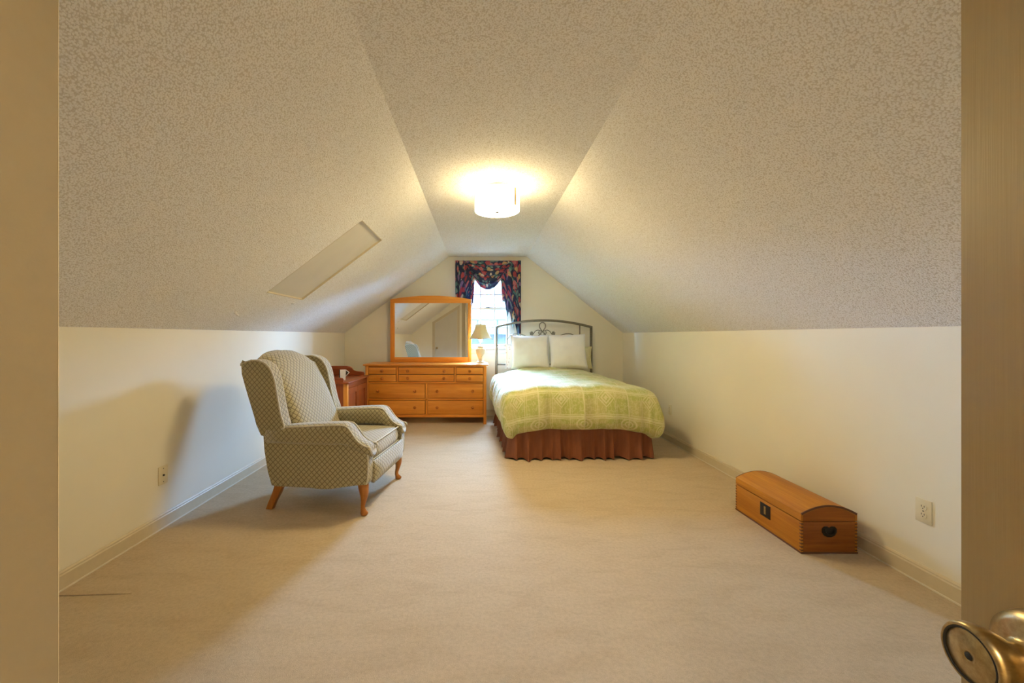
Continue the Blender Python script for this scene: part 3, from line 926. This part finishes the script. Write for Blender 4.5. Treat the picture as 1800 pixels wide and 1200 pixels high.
# wings
wo = smooth_path([(-.728, .525, 0), (-.775, .66, 0), (-.83, .82, 0), (-.885, 1.01, 0), (-.862, 1.036, 0), (-.80, 1.055, 0), (-.735, 1.052, 0), (-.68, 1.028, 0), (-.640, .985, 0), (-.612, .92, 0),
                  (-.594, .83, 0), (-.576, .74, 0), (-.556, .66, 0), (-.535, .60, 0), (-.56, .575, 0), (-.65, .55, 0)], 3, True)
for sgn, v0 in ((-1, W0 - .002), (1, W1 + .002)):
    bm = bmesh.new()
    v1 = v0 - sgn * .085
    n = len(wo); A = []; B = []
    for p in wo:
        # the wings flare outwards a little to the front
        fl = .02 * max(0, (p.x + .8) / .25)
        A.append(bm.verts.new(cu(p.x, v0 + sgn * fl, p.y))); B.append(bm.verts.new(cu(p.x, v1 + sgn * fl, p.y)))
    f1 = bm.faces.new(A); f2 = bm.faces.new(B[::-1])
    for i in range(n): bm.faces.new([A[i], A[(i + 1) % n], B[(i + 1) % n], B[i]])
    bmesh.ops.bevel(bm, geom=list(f1.edges) + list(f2.edges), offset=.018, segments=3, affect='EDGES', profile=.5)
    obj('wing', bm, 'upholstery', ch, smooth='auto')
    wc = Vector((-.70, .80, 0))
    for vv in (v0 - sgn * .005, v1 + sgn * .005):
        pts = []
        for q_ in range(9, 43):
            p = wo[q_]; tg = wo[(q_ + 1) % n] - wo[q_ - 1]; nr = Vector((-tg.y, tg.x, 0)).normalized()
            if nr.dot(wc - p) < 0: nr = -nr
            p2 = p + nr * .005
            pts.append(cu(p2.x, vv + sgn * .02 * max(0, (p.x + .8) / .25), p2.y))
        tube('piping', pts, .0062, 'piping', ch)
# back
rings = []
for k in range(15):
    t = k / 14
    z = .44 + (1.112 - .44) * (1 - (1 - t) ** 1.15)
    uf = -.425 - .33 * ((z - .44) / .67) - .02 * sin(pi * t) * -1.6
    ub = -.70 - (.185) * ((z - .50) / .55)
    hwid = .305 if z < .98 else .305 * (1 - .34 * ((z - .98) / .134) ** 2.6)
    if t > .9: uf -= .05 * (t - .9) / .1; ub += .035 * (t - .9) / .1
    r = []
    for i in range(28):
        a = 2 * pi * i / 28
        ex = abs(cos(a)) ** .5 * (1 if cos(a) >= 0 else -1); ey = abs(sin(a)) ** .5 * (1 if sin(a) >= 0 else -1)
        um = (uf + ub) / 2; hu = (uf - ub) / 2
        r.append(cu(um + hu * ey, .355 + hwid * ex, z - (.035 * ex * ex if t > .85 else 0)))
    rings.append(r)
loft('back', rings, 'upholstery', ch, smooth=True)
# outside back panel
prism('outside_back', [(-.664 - U0, .19), (-.70 - U0, .44), (-.735 - U0, .55), (-.872 - U0, 1.0), (-.84 - U0, 1.0), (-.70 - U0, .55), (-.66 - U0, .44), (-.62 - U0, .19)], 'y', W0 + .03 - V0, W1 - .03 - V0, 'upholstery', ch, bevel=.006)
# seat cushion
def cushion(name, u0, u1, v0, v1, z0, z1, bulge=.018):
    bm = bmesh.new()
    c = cu((u0 + u1) / 2, (v0 + v1) / 2, (z0 + z1) / 2); du, dv, dz_ = (u1 - u0) / 2, (v1 - v0) / 2, (z1 - z0) / 2
    bmesh.ops.create_cube(bm, size=2)
    bmesh.ops.subdivide_edges(bm, edges=bm.edges, cuts=9, use_grid_fill=True)
    for vt in bm.verts:
        x, y, z = vt.co
        rr = max(0, 1 - abs(x) ** 8) * max(0, 1 - abs(y) ** 8)
        n_ = 7
        L = (abs(x) ** n_ + abs(y) ** n_ + 0 * z) ** (1 / n_) or 1
        m_ = max(abs(x), abs(y)) or 1
        x2, y2 = x * m_ / L, y * m_ / L
        bz = bulge * (1 - x * x) * (1 - y * y) * (1 if z > 0 else -.3) * abs(z)
        rd = 1 - .05 * abs(z) ** 3 * (1 if max(abs(x), abs(y)) > .99 else 0)
        vt.co = (c[0] + x2 * du * rd + .012 * (1 - z * z) * (1 if x > .99 else 0), c[1] + y2 * dv * rd, c[2] + z * dz_ + bz)
    return obj(name, bm, 'upholstery', ch, smooth=True)
cushion('seat_cushion', -.45, .045, .052, .658, .345, .468)
for z, ex in ((.464, 0), (.352, .0)):
    pts = [cu(-.2, .060, z), cu(.0, .060, z), cu(.026, .064, z), cu(.040, .085, z), cu(.044, .2, z), cu(.044, .355, z), cu(.044, .51, z), cu(.040, .625, z), cu(.026, .646, z), cu(0, .650, z), cu(-.2, .650, z)]
    tube('piping', pts, .005, 'piping', ch)
# front panel (leg rest), bowed
def fp(u, v):
    vv = .048 + .614 * u; zb = .206 ; z = zb + (.352 - zb) * v
    return cu(.052 + .026 * sin(pi * v) * (1 - (2 * u - 1) ** 6) + .004, vv, z)
grid_obj('front_panel', fp, 30, 10, 'upholstery', ch, uvf=lambda u, v: (.614 * u, .16 * v), solid=.02)
box('seat_frame', (-.63 - U0, .035 - U0, .03 - V0, .68 - V0, .215, .345), 'upholstery', ch)
# legs
def cab(u, v, sv):
    prof = [(.0, .0, .215, .037), (.004, .0, .19, .036), (.010, 0, .155, .031), (.012, 0, .125, .025), (.006, 0, .09, .0185), (-.002, 0, .06, .015), (-.002, 0, .04, .0155),
            (.006, 0, .028, .021), (.012, 0, .016, .0265), (.012, 0, .006, .0255), (.010, 0, 0, .020)]
    rings = []
    for a, b, z, r in prof:
        ring = []
        for i in range(16):
            t = 2 * pi * i / 16
            ring.append(cu(u + a * .9 + r * cos(t), v + sv * a * .55 + r * sin(t), z))
        rings.append(ring)
    loft('leg', rings, 'leg_oak', ch, smooth=True)
cab(.004, .012, -1); cab(.004, .698, 1)
for v in (.02, .69):
    rings = []
    for u, z, r in ((-.60, .215, .026), (-.615, .17, .026), (-.64, .11, .023), (-.668, .05, .021), (-.69, .0, .021)):
        rings.append([cu(u + sx * r * 1.15, v + sy * r, z) for sx, sy in ((-1, -1), (1, -1), (1, 1), (-1, 1))])
    bm = bmesh.new(); loft_bm(bm, rings)
    bmesh.ops.bevel(bm, geom=[e for e in bm.edges if abs(e.verts[0].co.z - e.verts[1].co.z) > .02], offset=.006, segments=2, affect='EDGES', profile=.5)
    obj('leg', bm, 'leg_oak', ch, smooth='auto')
tag(ch, 'olive diamond-patterned wing armchair with rolled arms and wooden cabriole legs', 'armchair')

# ================================================================== BED
ba = radians(1.7)
bc = Vector((.937, 6.08, 0))
bed = empty('bed', bc, ba)
ML, MHW = 2.10, .685
HBY = -.15
hbx = .709
box('box_spring', (-MHW, MHW, -ML, -.19, .20, .42), 'mattress', bed, bevel=.03, seg=3)
box('mattress', (-MHW, MHW, -ML, -.19, .42, .675), 'mattress', bed, bevel=.06, seg=4)
for x in (-.62, .62):
    for y in (-.30, -1.95): lathe('frame_leg', [(.02, 0), (.02, .21)], (x, y, 0), 'dark_metal', bed, n=12)
for s in (-1, 1): box('side_rail', (s * .67 - .015, s * .67 + .015, -2.06, HBY, .185, .205), 'dark_metal', bed)
# headboard
def hb(px, py):
    w = P(px, py, 5.93); return Vector((w.x - bc.x, HBY, w.z))
for s in (-1, 1):
    x = s * hbx
    tube('headboard_post', [(x, HBY, .0), (x, HBY, 1.352)], .0195, 'bronze', bed, 12)
    lathe('post_cap', [(.021, 0), (.023, .008), (.018, .016), (0, .02)], (x, HBY, 1.352), 'bronze', bed, n=12)
zp, zc2 = 1.354, 1.452
def railz(x): return zp + (zc2 - zp) * (1 - (abs(x) / hbx) ** 2)
tube('top_rail', [(hbx * (i / 20 - 1), HBY, railz(hbx * (i / 20 - 1))) for i in range(41)], .018, 'bronze', bed, 12)
tube('lower_rail', [(-hbx, HBY, .50), (hbx, HBY, .50)], .012, 'bronze', bed, 8)
tube('cross_rail', [(-hbx, HBY, .80), (hbx, HBY, .80)], .012, 'bronze', bed, 8)
for x in (-.552, .538): tube('spindle', [(x, HBY, .80), (x, HBY, railz(x))], .008, 'bronze', bed, 8)
cx0 = hb(953, 0).x
# looped ribbon scroll
loop = [hb(938, 600), hb(944, 592), hb(953, 582.5), hb(958, 575), hb(957.5, 569), hb(953, 566.5), hb(948.5, 569), hb(948, 575), hb(953, 582.5), hb(962, 592), hb(968, 600)]
tube('scroll', smooth_path(loop, 6), .0075, 'bronze', bed, 8)
for s in (-1, 1):
    def m(px, py): return hb(953 + s * (px - 953), py)
    br = [m(953, 583), m(957, 581), m(961, 580), m(965, 581.5), m(968, 585), m(970, 588)]
    tube('scroll', smooth_path(br, 6), .006, 'bronze', bed, 8)
    sp_ = [m(955, 588), m(957, 586.5), m(959.5, 586), m(960.5, 584), m(959, 582.6), m(957.4, 583.6), m(957.6, 585)]
    tube('scroll', smooth_path(sp_, 5), .005, 'bronze', bed, 8)
    arc = [m(1016, 602), m(1014.5, 596), m(1010, 590), m(1002, 586.5), m(992, 587), m(982, 590.5), m(974, 596), m(968, 604)]
    tube('scroll', smooth_path(arc, 6), .006, 'bronze', bed, 8)
    # ivy leaf
    c = m(971.5, 586.5)
    lf = [(-.030, .0), (-.012, .018), (-.014, .036), (.004, .026), (.014, .044), (.020, .020), (.040, .018), (.026, .0), (.034, -.020), (.012, -.016), (-.004, -.030), (-.010, -.012)]
    prism('leaf', [(c.x + s * a, c.z + b) for a, b in lf], 'y', HBY - .008, HBY + .004, 'bronze', bed, bevel=.002)
for x in (-.36, .0, .36): tube('spindle', [(x, HBY, .50), (x, HBY, .80)], .008, 'bronze', bed, 8)
# ruffled bed skirt
path = []
def addseg(a, b, n):
    for i in range(n): path.append((a[0] + (b[0] - a[0]) * i / n, a[1] + (b[1] - a[1]) * i / n))
cr = .05
SK = .70; SL = 2.135
addseg((-SK, -.21), (-SK, -SL + cr), 170)
for i in range(12): a = pi + (pi / 2) * i / 12; path.append((-SK + cr + cr * cos(a), -SL + cr + cr * sin(a)))
addseg((-SK + cr, -SL), (SK - cr, -SL), 150)
for i in range(12): a = 1.5 * pi + (pi / 2) * i / 12; path.append((SK - cr + cr * cos(a), -SL + cr + cr * sin(a)))
addseg((SK, -SL + cr), (SK, -.21), 170)
NP = len(path)
cum = [0]
for i in range(1, NP): cum.append(cum[-1] + hypot(path[i][0] - path[i - 1][0], path[i][1] - path[i - 1][1]))
def skirt(u, v):
    i = min(NP - 1, int(round(u * (NP - 1))))
    a = path[max(0, i - 1)]; b = path[min(NP - 1, i + 1)]
    d = Vector((b[0] - a[0], b[1] - a[1], 0)).normalized(); n = Vector((d.y, -d.x, 0)) * 1
    if n.dot(Vector((path[i][0], path[i][1] + 1.1, 0))) < 0: n = -n
    s = cum[i]
    ph = s * 56 + 7 * noise.noise(Vector((s * 3.1, 1.7, 0)))
    w = (sin(ph) * .6 + .4 * sin(ph * .43 + 2))
    amp = (.007 + .040 * v ** 1.1) * (1 + .6 * noise.noise(Vector((s * 5, 9, 0))))
    out = w * amp + .030 * v
    p = Vector((path[i][0], path[i][1], 0)) + n * out + d * (.012 * v * cos(ph))
    z = .345 - (.330 + .010 * w * v) * v
    return (p.x, p.y, max(.004, z))
grid_obj('bed_skirt', skirt, NP - 1, 9, 'skirt', bed, uvf=lambda u, v: (u * 5, v * .33))
tag(bed, 'double bed with scrolled bronze metal headboard and brown ruffled skirt', 'bed')

# duvet
dv = empty('duvet', bc, ba)
CHW, CLn, T0 = .63, 2.04, .42
DS, DF = .42, .46
ptab = [(0, 0, 0), (.08, .045, .004), (.16, .085, .015), (.25, .122, .038), (.34, .148, .075), (.46, .170, .14), (.6, .186, .215), (.74, .192, .29), (.86, .180, .35), (.93, .150, .39), (1.0, .095, .405)]
def duv(u, v):
    s = (u * 2 - 1) * (CHW + DS); t = T0 + (CLn + DF - T0) * v
    ex = max(abs(s) - CHW, 0) * (1 if s > 0 else -1); ey = max(t - CLn, 0)
    bx_, by_ = max(-CHW, min(CHW, s)), min(t, CLn)
    crown = .075 * (1 - (abs(bx_) / CHW) ** 3.0) * (1 - .45 * (by_ / CLn) ** 2)
    head = .03 * max(0, 1 - by_ / .9)
    puff = .020 * noise.noise(Vector((bx_ * 3.2, by_ * 3.0, 2.0))) + .010 * noise.noise(Vector((bx_ * 8, by_ * 7, 5.0)))
    z = .685 + crown + head + puff
    d = hypot(ex, ey)
    if d < 1e-6: return (bx_, -by_, z)
    cx, sx = abs(ex) / d, ey / d
    m_ = min(DS / cx if cx > 1e-6 else 9, DF / sx if sx > 1e-6 else 9)
    r = min(1, d / m_)
    o, dn = lerp_tab(ptab, r)
    # smooth blend from side drop to foot drop with lower corners
    th = atan2(sx, cx)
    H = .385 * (1 - sx) + .43 * sx + .06 * sin(2 * th) ** 2
    if ey == 0: H -= .05 * max(0, 1 - (by_ - .4) / .9)
    dn *= H / .405
    per = by_ + th * .3 if sx < .999 else 3 + bx_
    if sx >= .999: per = CLn + .47 + (CHW - bx_) * 1.0
    if s < 0 and sx < .999: per += 20
    fold = noise.noise(Vector((per * 4.2, dn * 1.2, 11 if s > 0 else 17))) * .055 + noise.noise(Vector((per * 11, dn * 2, 4))) * .022
    o += fold * min(1, r * 1.6) * (1 if r < .95 else .6) + .020 * sin(2 * th) ** 2 * r
    dn += .035 * noise.noise(Vector((per * 3.1, 3, 8))) * r
    fade = 1 - min(1, r / .5)
    return (bx_ + (1 if s > 0 else -1) * cx * o, -by_ - sx * o, z - puff * (1 - fade) * .5 - dn)
grid_obj('cover', duv, 150, 150, 'duvet', dv, uvf=lambda u, v: ((u * 2 - 1) * (CHW + DS), (CLn + DF - T0) * v))
tag(dv, 'puffy green patterned duvet spread over the bed', 'duvet')

# pillows
def pillow(loc, w, h, th, tilt, rz, mat, label, seed, name='pillow', group=None, roll=0):
    o = empty(name, loc, rz)
    def f(u, v, side):
        x = u * 2 - 1; y = v * 2 - 1
        e = (max(0, 1 - abs(x) ** 2.6) * max(0, 1 - abs(y) ** 2.6)) ** .55
        pin = 1 - .07 * (1 - abs(y) ** 2) * abs(x) ** 3; pin2 = 1 - .07 * (1 - abs(x) ** 2) * abs(y) ** 3
        wr = .010 * noise.noise(Vector((x * 2.5 + seed, y * 2.5, side))) + .006 * noise.noise(Vector((x * 7 + seed, y * 6, side)))
        return Vector((x * w / 2 * pin, side * (th / 2 * e + wr * e), y * h / 2 * pin2 + h / 2))
    bm = bmesh.new(); N = 22
    grids = []
    for side in (-1, 1):
        g = [[bm.verts.new(f(i / N, j / N, side)) for i in range(N + 1)] for j in range(N + 1)]
        for j in range(N):
            for i in range(N):
                q = [g[j][i], g[j][i + 1], g[j + 1][i + 1], g[j + 1][i]]
                bm.faces.new(q if side < 0 else q[::-1])
    bmesh.ops.remove_doubles(bm, verts=bm.verts, dist=.0005)
    bmesh.ops.transform(bm, matrix=Matrix.Rotation(tilt, 4, 'X') @ Matrix.Rotation(roll, 4, 'Y'), verts=bm.verts)
    me = obj('pillowcase', bm, mat, o, smooth=True)
    bmt = bmesh.new()
    rot = Matrix.Rotation(tilt, 4, 'X') @ Matrix.Rotation(roll, 4, 'Y')
    loop_ = [rot @ f(i / 16, 0, 0) for i in range(16)] + [rot @ f(1, i / 16, 0) for i in range(16)] + [rot @ f(1 - i / 16, 1, 0) for i in range(16)] + [rot @ f(0, 1 - i / 16, 0) for i in range(16)]
    tube_bm(bmt, loop_, .004, 6, True); obj('seam', bmt, mat, o, True)
    tag(o, label, 'pillow', group); return o
pillow((.707, 5.63, .758), .55, .49, .16, radians(-13), radians(1), 'pillow', 'square white pillow propped against the headboard on the window side', 1.0)
pillow((1.250, 5.62, .758), .535, .50, .16, radians(-13), radians(3), 'pillow', 'square white pillow propped against the headboard on the bare wall side', 7.0, roll=radians(-1))
pillow((.665, 5.835, .745), .62, .36, .09, radians(-6), 0, 'pillow_floral', 'beige floral pillow standing behind the white pillow on the window side', 3.0)
pillow((1.325, 5.835, .745), .62, .32, .09, radians(-6), 0, 'pillow_yellow', 'pale yellow pillow tucked behind the white pillow on the bare wall side', 5.0)

# ================================================================== CURTAIN
k3 = 6.03 / FPX
kx = lambda px: (px - VX) * k3
kz = lambda py: CAMZ - (py - VY) * k3
cxm = kx(857.5)
ct_ = empty('swag_curtain', (cxm, 6.098, kz(458)))
box('mount_board', (kx(803) - cxm, kx(912) - cxm, -.055, .004, -.012, 0), 'win_white', ct_)
zt0 = kz(458)
# swag: stacked crescent folds
hwS = kx(911) - cxm
def swag(u, v):
    x = 2 * u - 1
    drop = kz(458) - kz(507)
    wv = hwS * (1 - .40 * v ** .9)
    sag = (1 - abs(x) ** 2.2)
    folds = sin(v * 2 * pi * 5.0)
    z = -(.0 + .012 * v) - drop * v ** 1.05 * sag - .10 * v * (1 - sag) + .006 * folds * sag
    y = -.062 - .045 * sag * sin(pi * min(1, v * .9 + .1)) - .016 * folds * (.4 + .6 * sag) * min(1, v * 5)
    return (x * wv, y, z)
grid_obj('swag', swag, 60, 70, 'curtain', ct_, uvf=lambda u, v: (u * 1.0, v * .75), solid=.002)
def jabot(name, sgn, outer_px, inner_px, z_in, z_out, npl, seed):
    xo, xi = kx(outer_px) - cxm, kx(inner_px) - cxm
    top = 0.0
    def f(u, v):
        # u from the outer edge to the inner edge, pleats folded over each other
        ph = u * npl * 2 * pi
        tri = 2 / pi * math.asin(sin(ph))
        x = xo + (xi - xo) * (u + .10 * sin(ph) / npl)
        zb_s = z_out + (z_in - z_out) * min(1, max(0, u + .13 * sin(ph + .8)))
        z = top + (zb_s - top) * v
        y = -.072 - .020 * tri * (.5 + .5 * v) - .012 * (1 - u) + .006 * noise.noise(Vector((u * 4, v * 3, seed)))
        # belly towards the window light
        x += -sgn * .018 * sin(pi * min(1, v * 1.1)) * u
        return (x, y, z)
    return grid_obj(name, f, 72, 50, 'curtain', ct_, uvf=lambda u, v: (seed + u * .55, v * .95), solid=.002)
zz = lambda py: kz(py) - kz(458)
jabot('cascade', -1, 800.5, 832, zz(533), zz(605), 3.0, 1.3)
jabot('cascade', 1, 915.5, 883, zz(530), zz(599), 3.5, 4.1)
# pale lining edge of the cascades
tag(ct_, 'navy floral swag curtain with pleated cascades over the window', 'curtain')

# ================================================================== TRUNK
TX0, TX1, TY0, TY1 = 1.800, 2.115, 2.237, 2.810
tk = empty('wooden_trunk', ((TX0 + TX1) / 2, (TY0 + TY1) / 2, 0))
tx, ty = (TX1 - TX0) / 2, (TY1 - TY0) / 2
zs_, ze, zd = .178, .226, .272
w_ = .012
box('front_board', (-tx, -tx + w_, -ty, ty, .006, zs_), 'pine_y', tk, bevel=.0015)
box('back_board', (tx - w_, tx, -ty, ty, .006, zs_), 'pine_y', tk, bevel=.0015)
box('end_board', (-tx + w_, tx - w_, -ty + .0005, -ty + w_, .006, zs_), 'pine_x', tk, bevel=.001)
box('end_board', (-tx + w_, tx - w_, ty - w_, ty - .0005, .006, zs_), 'pine_x', tk, bevel=.001)
box('bottom_board', (-tx - .003, tx + .003, -ty - .003, ty + .003, 0, .010), 'pine_end', tk, bevel=.002)
def dome(x): return ze + (zd - ze) * (1 - (x / tx) ** 2)
lid = empty('lid'); lid.parent = tk
N = 20
outer = [(-tx + 2 * tx * i / N, dome(-tx + 2 * tx * i / N)) for i in range(N + 1)]
inner = [(x * .94, z - .011) for x, z in outer]
prism('dome_board', outer + inner[::-1], 'y', -ty, ty, 'pine_y', lid, bevel=.001)
box('lid_front', (-tx, -tx + .010, -ty, ty, zs_ + .006, ze - .001), 'pine_y', lid); box('lid_back', (tx - .010, tx, -ty, ty, zs_ + .006, ze - .001), 'pine_y', lid)
for y0 in (-ty + .001, ty - .011):
    prism('lid_end', [(-tx + .010, zs_ + .005), (tx - .010, zs_ + .005)] + [(x * .95, z - .009) for x, z in outer][::-1], 'y', y0, y0 + .010, 'pine_x', lid)
    edge = [(x, y0 + .005, z + .0005) for x, z in outer]
    prism('lid_edge', [(x * 1.004, z + .001) for x, z in outer] + [(x * .965, z - .0095) for x, z in outer][::-1], 'y', y0 - .0025 if y0 < 0 else y0 + .008, y0 + .002 if y0 < 0 else y0 + .0125, 'pine_end', lid)
for k in range(9):      # dovetail pins at the near and far front corners
    z = .016 + k * .0185
    if z > zs_ - .012: continue
    for y0 in (-ty - .0006, ty - .0114):
        box('dovetail_pin', (-tx - .0006, -tx + .012, y0, y0 + .012, z, z + .007), 'pine_end', tk)
        box('dovetail_pin', (tx - .012, tx + .0006, y0, y0 + .012, z, z + .007), 'pine_end', tk)
lp = box('lock_plate', (-tx - .002, -tx, -.050, .040, .078, .160), 'dark_metal', tk, bevel=.0008)
sub(box('lock_border', (-tx - .0035, -tx - .0015, -.012, .004, .095, .145), 'brass', lp))
hp_ = [(0.0, .150), (.012, .158), (.030, .157), (.041, .145), (.041, .125), (.030, .107), (.010, .098), (-.010, .098), (-.030, .107), (-.041, .125), (-.041, .145), (-.030, .157), (-.012, .158)]
hpl = prism('handle_plate', [(x, z - .004) for x, z in hp_], 'y', -ty - .0025, -ty + .0005, 'dark_metal', tk)
sub(tube('bail_handle', smooth_path([(-.027, -ty - .004, .142), (-.027, -ty - .008, .125), (-.014, -ty - .010, .112), (.014, -ty - .010, .112), (.027, -ty - .008, .125), (.027, -ty - .004, .142)], 5), .0035, 'dark_metal', hpl))
for y in (-.15, .15): box('hinge', (tx, tx + .002, y - .02, y + .02, zs_ - .03, zs_ + .03), 'dark_metal', tk)
tag(tk, 'small dome-topped pine trunk with dark iron lock plate on the carpet', 'trunk')

# ================================================================== OUTSIDE
gnd = quad_obj('ground', [[(-60, 7, -2.8), (60, 7, -2.8), (60, 90, -2.8), (-60, 90, -2.8)]], 'ground'); struct(gnd)
rl = empty('deck_railing', (.15, 8.2, .4))
box('deck', (-1.9, 2.5, -.4, .1, -.08, 0), 'siding', rl)
box('hand_rail', (-1.9, 2.5, -.03, .03, 1.135, 1.165), 'rail_metal', rl); box('bottom_rail', (-1.9, 2.5, -.015, .015, .09, .12), 'rail_metal', rl)
for i in range(-4, 7):
    x = -.214 + .41 * i
    box('baluster', (x - .018, x + .018, -.018, .018, 0, 1.135), 'rail_metal', rl)
for x in (-1.8, 2.4): box('support_post', (x - .05, x + .05, -.1, 0, -3.2, -.08), 'siding', rl)
tag(rl, 'dark metal deck railing outside the window', 'railing')
nh = empty('neighbour_house', (2.2, 16, -2.8))
box('walls', (-5.9, 6, -1.6, 5, 0, 4.35), 'siding', nh)
bm = bmesh.new()
a, b, c, d = (-6.4, -2.1, 4.2), (6.5, -2.1, 4.2), (6.5, 1.6, 6.9), (-3.2, 1.6, 6.9)
e, f_ = (-6.4, 5.4, 4.2), (6.5, 5.4, 4.2)
poly(bm, [a, b, c, d]); poly(bm, [e, a, d]); poly(bm, [f_, e, d, c]); poly(bm, [b, f_, c]); poly(bm, [a, e, f_, b])
bmesh.ops.remove_doubles(bm, verts=bm.verts, dist=.001)
obj('roof', bm, 'roof', nh)
bm = bmesh.new(); bx(bm, -6.45, 6.55, -2.16, -2.04, 4.08, 4.24); obj('gutter', bm, 'siding', nh)
tag(nh, 'neighbouring house with shingled roof beyond the window', 'house')

# gable end of this house, outside face around the window
ex = YF + TH
struct(quad_obj('wall_exterior', [
    [(-3.2, ex, -2.8), (WX0, ex, -2.8), (WX0, ex, 2.9), (-.5, ex, 2.9), (-3.2, ex, .9)],
    [(WX1, ex, -2.8), (3.3, ex, -2.8), (3.3, ex, .9), (.7, ex, 2.9), (WX1, ex, 2.9)],
    [(WX0, ex, -2.8), (WX1, ex, -2.8), (WX1, ex, WZ0), (WX0, ex, WZ0)],
    [(WX0, ex, WZ1), (WX1, ex, WZ1), (WX1, ex, 2.9), (WX0, ex, 2.9)]], 'siding'))
# unseen globe added in the stair hall to brighten the near floor and ceiling
hl = empty('hall_fill_light', (.15, -1.0, ZC))
lathe('globe', [(.05, -.02), (.09, -.04), (.11, -.08), (.09, -.13), (.04, -.155), (0, -.16)], (0, 0, 0), 'hall_fill_glow', hl, n=20, smooth=True)
lathe('canopy', [(.07, 0), (.07, -.02), (.05, -.025)], (0, 0, 0), 'brass', hl, n=20)
tag(hl, 'unseen globe light added in the stair hall to fill the near floor and ceiling', 'ceiling light')

# carpet seam by the left wall
sy = 1.875
sm_ = tube('carpet_seam', [(-2.0, sy, .0), (-1.9, sy + .003, .0015), (-1.75, sy + .012, .0015), (-1.66, sy + .018, -.002)], .004, 'carpet')
sm_.parent = bpy.data.objects['floor']

# unseen tree shape added outside to keep window light off the right wall
simple('leaf', (.05, .09, .03), .8, var=.4, nscale=3)
simple('bark', (.06, .045, .03), .9)
tr_ = empty('blocker_tree', (-4.55, 10.4, -2.8))
tube('trunk', [(0, 0, 0), (.1, 0, 2), (-.1, .1, 4.5)], [.35, .28, .2], 'bark', tr_, 10)
bm = bmesh.new(); rnd = random.Random(3)
for i in range(70):
    a, b, rr = rnd.uniform(0, 2 * pi), rnd.uniform(-1, 1), rnd.uniform(.35, 1) * 2.3
    c = Vector((rr * cos(a) * sqrt(1 - b * b), rr * sin(a) * sqrt(1 - b * b), 6.0 + rr * b * 1.05))
    q = bmesh.ops.create_icosphere(bm, subdivisions=2, radius=rnd.uniform(.6, 1.0), matrix=Matrix.Translation(c))
    for v in q['verts']: v.co += Vector((noise.noise(v.co * 2.3), noise.noise(v.co * 2.3 + Vector((9, 0, 0))), noise.noise(v.co * 2.3 + Vector((0, 9, 0))))) * .35
obj('crown', bm, 'leaf', tr_, False)
tag(tr_, 'leafy tree shape added out of view to shade the right wall', 'tree')
